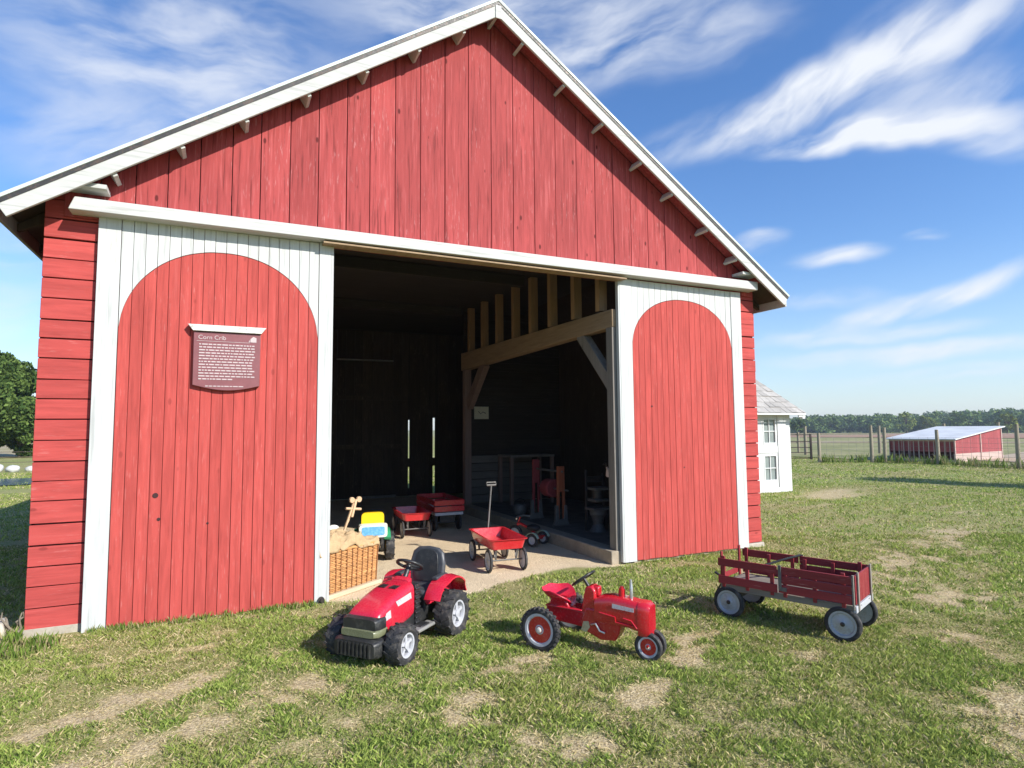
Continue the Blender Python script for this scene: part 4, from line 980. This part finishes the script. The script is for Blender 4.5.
# ------------------------------------------------------------------ red lean-to shed far right
sd_ = thing('red_shed', 'low red shed with pale sloping roof beyond the wire fence', 'shed', (0, 0, 0))
ax, ay, bx_, by_ = 27.75, 11.85, 28.05, 9.3; n_ = Vector((bx_-ax, by_-ay, 0)).normalized(); s2 = Vector((-n_.y, n_.x, 0)); L = 2.62; W_ = 4.9; hf, hb = .98, 1.50
q = Matrix(((n_.x, s2.x, 0, ax), (n_.y, s2.y, 0, ay), (0, 0, 1, 0), (0, 0, 0, 1)))   # local x along front, y to the back
b = MB(); b.box(.0, L, .0, .04, .0, .12, q); b.box(0, L, 0, .04, hf-.08, hf, q)
for k in range(13): b.box(k*L/12.9, k*L/12.9+.03, .0, .04, .12, hf-.08, q)
b.build('slatted_front', 'shed_pale', sd_)
b = MB(); b.box(0.05, L-.05, .25, .27, .0, hf-.03, q); b.build('front_shade_sheet', 'shed_shade_red', sd_)  # backing sheet: shade of the open front is put into its colour
b = MB(); b.box(0.03, L-.03, .05, .07, .45, hf-.03, q); b.build('front_boards', 'shed_red', sd_)
b = MB(); hm = .38
n = 22
for k in range(n):
    ya, yb = W_*k/n+.002, W_*(k+1)/n-.002; za, zb = hf+(hb-hf)*ya/W_, hf+(hb-hf)*yb/W_
    b.prism([(ya, hm), (yb, hm), (yb, zb-.02), (ya, za-.02)], L-.03, L, 'yz', q); b.prism([(ya, hm), (yb, hm), (yb, zb-.02), (ya, za-.02)], 0, .03, 'yz', q)
b.box(.03, L-.03, W_-.03, W_, 0, hb-.02, q); b.build('side_wall', 'shed_red', sd_)
b = MB(); b.box(L-.035, L+.004, 0, W_, 0, hm, q); b.box(-.004, .035, .05, W_, 0, hm, q); b.build('base_boards', 'shed_pale', sd_)
b = MB()
for y in (.0, W_*.52, W_-.09): b.box(L+.006, L+.03, y, y+.07, 0, hf+(hb-hf)*y/W_, q)
b.build('corner_trim', 'shed_pale', sd_)
b = MB(); b.prism([(-.15, hf-.01), (W_+.15, hb+.0), (W_+.15, hb+.045), (-.15, hf+.035)], -.12, L+.12, 'yz', q); b.build('roof', 'shed_roof', sd_)

# ------------------------------------------------------------------ wire fence, gate
fpts = [(24.9, 13.2), (26.65, 11.97), (27.0, 11.3)]
F1 = [(23.8, 12.45, 1.30), (25.6, 11.25, 1.62), (26.05, 10.95, 1.52), (26.35, 8.95, 1.42), (26.1, 6.07, 1.62), (25.8, 3.2, 1.6), (25.5, .3, 1.6), (25.2, -2.6, 1.6)]
fence = thing('wire_fence', 'woven wire fence on wooden posts along the lawn in front of the red shed', 'fence')
for (x, y, h) in F1:
    b = MB(); t = random.uniform(-.03, .03); b.tube([(x, y, -.1), (x+t*.4, y+t*.3, h*.6), (x+t, y+t, h)], [.075, .07, .062], 10); b.build('post', 'fence_post', fence, 0, 40)
b = MB()
for i in range(len(F1)-1):
    a = Vector(F1[i]); c = Vector(F1[i+1]); a.z = c.z = 0; D_ = (c-a).length
    for z in (.1, .25, .4, .55, .72, .9, 1.1): b.bar(a+Vector((0, 0, z)), c+Vector((0, 0, z)), .007)
    k = int(D_/.3)
    for j in range(1, k): p = a.lerp(c, j/k); b.bar(p+Vector((0, 0, .08)), p+Vector((0, 0, 1.1)), .006)
b.build('wire_mesh', 'wire', fence)
# second run of posts behind the shed
fence2 = thing('wire_fence', 'far run of wire fence behind the red shed with thinner posts', 'fence')
F2 = [(38.5, 15.4, 1.7), (39.85, 13.26, 1.75), (33.7, 16.2, 1.6), (29.0, 17.3, 1.6)]
for (x, y, h) in F2:
    b = MB(); b.tube([(x, y, -.1), (x, y, h)], [.09, .08], 8); b.build('post', 'fence_post', fence2, 0, 40)
b = MB()
for i, j in ((1, 0), (0, 2), (2, 3)):
    a = Vector(F2[i]); c = Vector(F2[j]); a.z = c.z = 0
    for z in (.3, .7, 1.1): b.bar(a+Vector((0, 0, z)), c+Vector((0, 0, z)), .008)
b.build('wire_mesh', 'wire', fence2)
gate = thing('field_gate', 'dark brown five-bar gate between the white house and the wire fence', 'gate', (0, 0, 0))
ga, gc = Vector((22.3, 13.9, 0)), Vector((23.62, 12.72, 0))
for z in (.18, .42, .66, .92, 1.22):
    b = MB(); b.bar(ga+Vector((0, 0, z)), gc+Vector((0, 0, z)), .035, .035); b.build('rail', 'gate', gate)
b = MB()
for p in (ga, gc): b.bar(p+Vector((0, 0, .12)), p+Vector((0, 0, 1.26)), .07)
b.build('stile', 'gate', gate)
b = MB(); b.tube([ga+Vector((-.2, .2, -.1)), ga+Vector((-.2, .2, 1.35))], .06, 8); b.build('gate_post', 'fence_post', gate, 0, 40)
board = thing('rail_fence', 'pale two-rail fence crossing the pasture behind the gate', 'fence', (0, 0, 0))
ra = [Vector((27.5, 22.5, 0)), Vector((31.5, 19.8, 0)), Vector((35.5, 17.1, 0))]
for p in ra:
    b = MB(); b.tube([p, p+Vector((0, 0, 1.25))], .07, 8); b.build('post', 'fence_post', board)
for z in (.62, 1.1):
    b = MB(); b.bar(ra[0]+Vector((0, 0, z)), ra[2]+Vector((0, 0, z)), .04, .09); b.build('rail', 'fence_post', board)
# left fence wires
lf = thing('wire_fence', 'low wire fence at the left beyond the pond', 'fence')
b = MB()
for k in range(5): x = -16+k*3.2; b.tube([(x, 27+.1*k, -.1), (x, 27+.1*k, .85)], .04, 8)
b.build('post', 'gate', lf)
b = MB()
for z in (.3, .75): b.bar((-16, 27, z), (-3.2, 27.4, z), .02)
b.build('wire_strand', 'gate', lf)
for i, (x, y, r_) in enumerate([(-8.4, 25.2, .25), (-7.75, 25.0, .2), (-7.25, 25.3, .15)]):
    b = MB(); blob(b, (0, 0, r_*.55), (r_*1.2, r_, r_*.8), 20+i, amp=.12); o = b.build('white_rock', 'rock_white', None, 0, 50); o.location = (x, y, 0)
    tag(o, ['biggest white rock beyond the pond at the left', 'white rock in the middle of the three beyond the pond', 'smallest white rock, nearest the barn, beyond the pond'][i], 'rock', 'white rocks beyond the pond')

# corner stone and dry vine
b = MB(); b.loft([[(x*s, y*s2_, z) for x, y in ((-.12, -.1), (.12, -.12), (.14, .1), (-.1, .12))] for s, s2_, z in ((1.05, 1, -.05), (1, 1, .1), (.9, .9, .17))]); o = b.build('stone_block', 'stone', None, .015); o.location = (-1.60, -.02, 0); o.rotation_euler.z = .2
tag(o, 'pale square stone block at the left corner of the barn', 'stone')
vn = thing('dry_vine', 'bare grey-brown twisted vine stems at the left corner of the barn', 'vine', (-1.44, -.06, 0))
b = MB()
for k in range(6):
    x = random.uniform(-.05, .04); z = 0; P_ = [(x, random.uniform(-.03, .03), 0)]
    for j in range(6): z += random.uniform(.025, .05); x += random.uniform(-.03, .03)+(k-2.5)*.006; P_.append((x, random.uniform(-.03, .03), z))
    b.tube(P_, [.014*(1-j/9) for j in range(7)], 6)
b.build('stems', 'vine', vn, 0, 60)

# ------------------------------------------------------------------ weeds and long grass (uncountable)
def tallgrass(name, spots, mat='blade'):
    V = []; Fc = []; Cc = []
    for (x, y, n, rad, h) in spots:
        for k in range(n):
            a = random.uniform(0, 2*PI); q_ = rad*math.sqrt(random.random()); px, py = x+q_*math.cos(a), y+q_*math.sin(a)
            hh = h*random.uniform(.4, 1.1); w_ = max(.004, hh*.045); t = random.uniform(0, 2*PI); l = random.uniform(.1, .5)*hh; d = random.uniform(0, 2*PI)
            o = len(V); V += [(px-w_*math.cos(t), py-w_*math.sin(t), -.01), (px+w_*math.cos(t), py+w_*math.sin(t), -.01), (px+l*.35*math.cos(d)+w_*.6*math.cos(t), py+l*.35*math.sin(d)+w_*.6*math.sin(t), hh*.6), (px+l*math.cos(d), py+l*math.sin(d), hh)]
            Fc += [(o, o+1, o+2), (o, o+2, o+3)]; u = random.random(); dry = random.random() < .25
            Cc += [(.40, .34, .18, 1) if dry else (.10+.14*u, .18+.15*u, .035+.03*u, 1)]*4
    me = bpy.data.meshes.new(name); me.from_pydata(V, [], Fc); at = me.color_attributes.new('tint', 'FLOAT_COLOR', 'POINT')
    at.data.foreach_set('color', np.array(Cc, np.float32).ravel()); me.materials.append(M[mat])
    o = bpy.data.objects.new(name, me); COL.objects.link(o); o['kind'] = 'stuff'; return o
sp = []
for k in range(44): x = random.uniform(-.95, .75); sp.append((x, -.05, 22, .06, .06))
for k in range(40): x = random.uniform(4.4, 6.5); sp.append((x, -.05, 14, .05, .04))
for k in range(26): sp.append((random.uniform(-1.8, -1.15), random.uniform(-.42, -.14), 34, .08, .085))
for k in range(12): sp.append((random.uniform(-1.6, -1.36), random.uniform(-.15, .5), 20, .05, .14))
tallgrass('long_grass', sp)
sp = []
for i in range(len(F1)-1):
    a, c = F1[i], F1[i+1]; D_ = math.hypot(a[0]-c[0], a[1]-c[1])
    for k in range(int(D_*7)): t = random.random(); sp.append((a[0]*(1-t)+c[0]*t+random.uniform(-.15, .2), a[1]*(1-t)+c[1]*t, 18, .2, random.uniform(.2, .45)))
tallgrass('fence_weeds', sp)

# ------------------------------------------------------------------ trees
def leafcloud(clumps, n, size, seed, flat=.0):
    rg = np.random.default_rng(seed); P = []
    for (cx, cy, cz, r_) in clumps:
        m_ = int(n*r_*r_); d = rg.normal(size=(m_, 3)); d /= np.linalg.norm(d, axis=1)[:, None]; q_ = r_*(rg.random(m_)**.4)[:, None]
        P.append(np.array([cx, cy, cz])+d*q_*np.array([1, 1, .8]))
    P = np.concatenate(P); m_ = len(P)
    a = rg.normal(size=(m_, 3)); a /= np.linalg.norm(a, axis=1)[:, None]; c = rg.normal(size=(m_, 3)); c -= a*(a*c).sum(1)[:, None]; c /= np.linalg.norm(c, axis=1)[:, None]
    s_ = size*rg.uniform(.6, 1.3, m_)[:, None]
    V = np.stack([P-a*s_, P+c*s_*.5, P+a*s_, P-c*s_*.5], 1).reshape(-1, 3)
    return V, m_
def quadobj(name, V, m_, mat, parent=None):
    me = bpy.data.meshes.new(name); me.vertices.add(len(V)); me.vertices.foreach_set('co', V.astype(np.float32).ravel())
    me.loops.add(m_*4); me.loops.foreach_set('vertex_index', np.arange(m_*4, dtype=np.int32)); me.polygons.add(m_); me.polygons.foreach_set('loop_start', np.arange(0, m_*4, 4, dtype=np.int32)); me.update(calc_edges=True)
    me.materials.append(mat); o = bpy.data.objects.new(name, me); COL.objects.link(o)
    if parent: o.parent = parent
    return o
def tree(label, x, y, h, cr, zb, leaves, size, mat, seed, nclump=26, group=None):
    rg = random.Random(seed); t = thing('tree', label, 'tree', (x, y, zb), 0, group)
    cl = []
    for k in range(nclump):
        u = rg.uniform(-.9, 1); a = rg.uniform(0, 2*PI); q_ = math.sqrt(max(0, 1-u*u))*rg.uniform(.55, 1)
        cl.append((cr*q_*math.cos(a)*.85, cr*q_*math.sin(a)*.85, h*.56+u*h*.36, cr*rg.uniform(.22, .40)))
    V, m_ = leafcloud(cl, leaves/(cr*cr), size, seed); quadobj('crown', V, m_, M[mat], t)
    b = MB(); b.tube([(0, 0, -.2), (.05, .02, h*.2), (0, .1, h*.45), (.1, 0, h*.75)], [h*.035, h*.028, h*.02, h*.006], 10)
    for (cx, cy, cz, r_) in cl[:10]: b.tube([(0, .05, h*rg.uniform(.18, .4)), (cx*.5, cy*.5, cz*.8), (cx, cy, cz)], [h*.014, h*.009, h*.003], 6)
    b.build('trunk', 'bark', t, 0, 60); return t
tree('big dark leafy tree beyond the pond at the left edge', -13.7, 42.2, 6.6, 3.2, -.0, 14000, .15, 'leaf', 5, 60)
tree('low bushy tree beneath the big dark tree at the left', -11.9, 42.6, 2.6, 1.6, -.2, 4000, .14, 'leaf', 15, 20)
# small lawn tree just outside the right edge whose shadow falls on the grass
tree('small lawn tree standing right of the view whose shadow lies on the lawn', 23.4, -3.7, 7.4, 2.3, 0, 6000, .11, 'leaf', 8, 18)
# far wood: one mass, plus the trees that stand out from it
V_, n_t = [], 0; rg = np.random.default_rng(5)
cl = []
for k in range(560):
    az = rg.uniform(R(30), R(74)) if k < 470 else rg.uniform(R(-50), R(-8)); d = rg.uniform(330, 480); h = rg.uniform(8.5, 12)*(.80+.2*(d-330)/150)*(1.0+.2*sstep(55, 68, math.degrees(az)))
    if k >= 470: h *= .6
    x, y = d*math.sin(az), -6+d*math.cos(az); zb = float(hgt(np.array([x]), np.array([y]))[0])
    for j in range(8): cl.append((x+rg.uniform(-3.5, 3.5), y+rg.uniform(-3.5, 3.5), zb+h*rg.uniform(.12, .85), rg.uniform(1.6, 3.0)))
V, m_ = leafcloud(cl, 9, .85, 3); o = quadobj('woodland', V, m_, M['leaf_far']); o['kind'] = 'stuff'
FT = [(905, 300, 8.6, 4.8, 'leaf_yellow', 'yellow-green round tree standing forward of the far wood, left of the red shed roof'),
      (926, 305, 7.8, 3.8, 'leaf_yellow', 'narrower yellow-green tree just above the red shed roof'),
      (1005, 250, 6.2, 3.8, 'leaf_yellow', 'yellow-green bushy tree at the right edge before the far wood'),
      (955, 310, 9.4, 4.6, 'leaf', 'dark green round tree above the middle of the red shed roof'),
      (798, 240, 5.6, 3.0, 'leaf', 'dark bushy tree just right of the white house roof')]
for i, (px, d, h, cr, mt_, lb) in enumerate(FT):
    az = YAW+math.atan((px-512)/F); x, y = d*math.sin(az), -6+d*math.cos(az)
    tree(lb, x, y, h, cr, float(hgt(np.array([x]), np.array([y]))[0]), 700, .55, mt_, 40+i, 16)

# ------------------------------------------------------------------ haze
hb_ = MB(); hb_.box(-620, 620, -60, 620, -3.4, 15.5); 
hm_, nt = newmat('haze_air'); vol = nt.n('ShaderNodeVolumePrincipled', {'Color': (.75, .85, 1, 1), 'Density': .00045, 'Anisotropy': .2}); oo = nt.n('ShaderNodeOutputMaterial'); nt.t.links.new(vol.outputs[0], oo.inputs[1])
hz_ = hb_.build('haze', hm_); hz_['kind'] = 'stuff'

# ------------------------------------------------------------------ sky with cirrus
wd = bpy.data.worlds.new('World'); SC.world = wd; wd.use_nodes = True; nt = NT(wd.node_tree)
sky = nt.n('ShaderNodeTexSky', sky_type='NISHITA', sun_disc=False, sun_elevation=SUN_EL, sun_rotation=PI-SUN_AZ, air_density=1.1, dust_density=.35, ozone_density=2.2)
dirv = nt.n('ShaderNodeTexCoord').outputs['Generated']; sp_ = nt.n('ShaderNodeSeparateXYZ', {0: dirv})
azn = nt.math('ARCTAN2', sp_.outputs[0], sp_.outputs[1]); eln = nt.math('ARCSINE', sp_.outputs[2])
ae = nt.n('ShaderNodeCombineXYZ', {0: azn, 1: eln, 2: 0.0}).outputs[0]
w1_ = nt.n('ShaderNodeTexNoise', {'Vector': ae, 'Scale': 3.5, 'Detail': 4, 'Roughness': .6})
wv_ = nt.n('ShaderNodeVectorMath', {0: w1_.outputs['Color'], 1: (.5, .5, .5)}, operation='SUBTRACT').outputs[0]
wv_ = nt.n('ShaderNodeVectorMath', {0: wv_, 'Scale': .075}, operation='SCALE').outputs[0]
aw = nt.n('ShaderNodeVectorMath', {0: ae, 1: wv_}, operation='ADD').outputs[0]
def pix2ae(u, v):
    d = (fw+rt*((u-512)/F)-up*((v-384)/F)).normalized(); return math.atan2(d.x, d.y), math.asin(d.z)
wisps = [((630,165),(1060,-30),28,1.25,'A'),((820,90),(1040,-30),40,.9,'A'),((720,150),(1045,112),17,1.5,'B'),((820,140),(1070,60),34,.6,'A'),((900,128),(1060,150),20,.9,'B'),
         ((300,-20),(760,10),60,.9,'B'),((560,50),(800,20),34,.6,'B'),((-60,30),(360,60),80,.8,'B'),((-60,120),(300,150),60,.6,'A'),((-80,290),(90,240),40,.6,'B'),((-40,330),(60,300),20,.5,'B'),
         ((735,248),(790,238),12,1.0,'B'),((790,266),(890,252),11,1.0,'B'),((905,241),(950,238),6,.8,'B'),((800,330),(1070,262),13,1.3,'A'),((740,338),(980,322),10,1.0,'B'),((760,360),(1070,338),12,1.2,'B'),
         ((830,380),(1070,366),9,.9,'B'),((760,305),(900,292),10,.5,'B')]
def streaks(ang, sx, sy, sc):
    q = nt.n('ShaderNodeMapping', {'Vector': aw, 'Rotation': (0, 0, ang), 'Scale': (1/sx, 1/sy, 1)}, vector_type='TEXTURE')
    q.inputs['Scale'].default_value = (sx, sy, 1)
    return nt.noise(q.outputs[0], sc, 5, .54, .25)
fieldA = streaks(R(26), .8, .24, 4.0); fieldB = streaks(R(5), .9, .22, 4.2)
tot = None
for (p0, p1, wpx, st_, fld) in wisps:
    a0, a1 = Vector(pix2ae(*p0)), Vector(pix2ae(*p1)); c = (a0+a1)/2; d = a1-a0
    mp_ = nt.n('ShaderNodeMapping', {'Vector': aw, 'Location': (c.x, c.y, 0), 'Rotation': (0, 0, math.atan2(d.y, d.x)), 'Scale': (d.length/2*1.25, wpx/F*1.25*.85, 1)}, vector_type='TEXTURE')
    gq = nt.n('ShaderNodeTexGradient', {'Vector': mp_.outputs[0]}, gradient_type='SPHERICAL').outputs['Fac']
    val = nt.math('MULTIPLY', nt.math('MULTIPLY', nt.ramp(gq, 0, .8), nt.ramp(fieldA if fld == 'A' else fieldB, .28, .74)), st_)
    tot = val if tot is None else nt.math('SUBTRACT', nt.math('ADD', tot, val), nt.math('MULTIPLY', tot, val))
hzn = nt.ramp(eln, -.02, .28, .42, 0)
skc = nt.n('ShaderNodeHueSaturation', {'Saturation': 1.18, 'Value': 1.0, 'Color': sky.outputs[0]}).outputs[0]
skc = nt.mix(1.0, skc, (.84, .90, 1.08), 'MULTIPLY')
skc = nt.mix(hzn, skc, (3.6, 4.6, 5.7))
cc = nt.mix(tot, skc, (4.9, 5.15, 5.6))
bg = nt.n('ShaderNodeBackground', {'Color': cc, 'Strength': .125}); ow = nt.n('ShaderNodeOutputWorld'); nt.t.links.new(bg.outputs[0], ow.inputs[0])

sl = bpy.data.lights.new('sun', 'SUN'); so = bpy.data.objects.new('sun', sl); COL.objects.link(so)
sl.energy = 4.6; sl.angle = R(.55); sl.color = (1, .955, .88); so.rotation_euler = sun_from.to_track_quat('Z', 'Y').to_euler()
vs = SC.view_settings; vs.view_transform = 'Standard'; vs.look = 'None'; vs.exposure = .55; vs.gamma = 1; vs.use_curve_mapping = False
SC.cycles.max_bounces = 6; SC.cycles.diffuse_bounces = 4; SC.cycles.glossy_bounces = 2; SC.cycles.transmission_bounces = 3; SC.cycles.volume_bounces = 0; SC.cycles.use_adaptive_sampling = True
SC.cycles.use_denoising = True
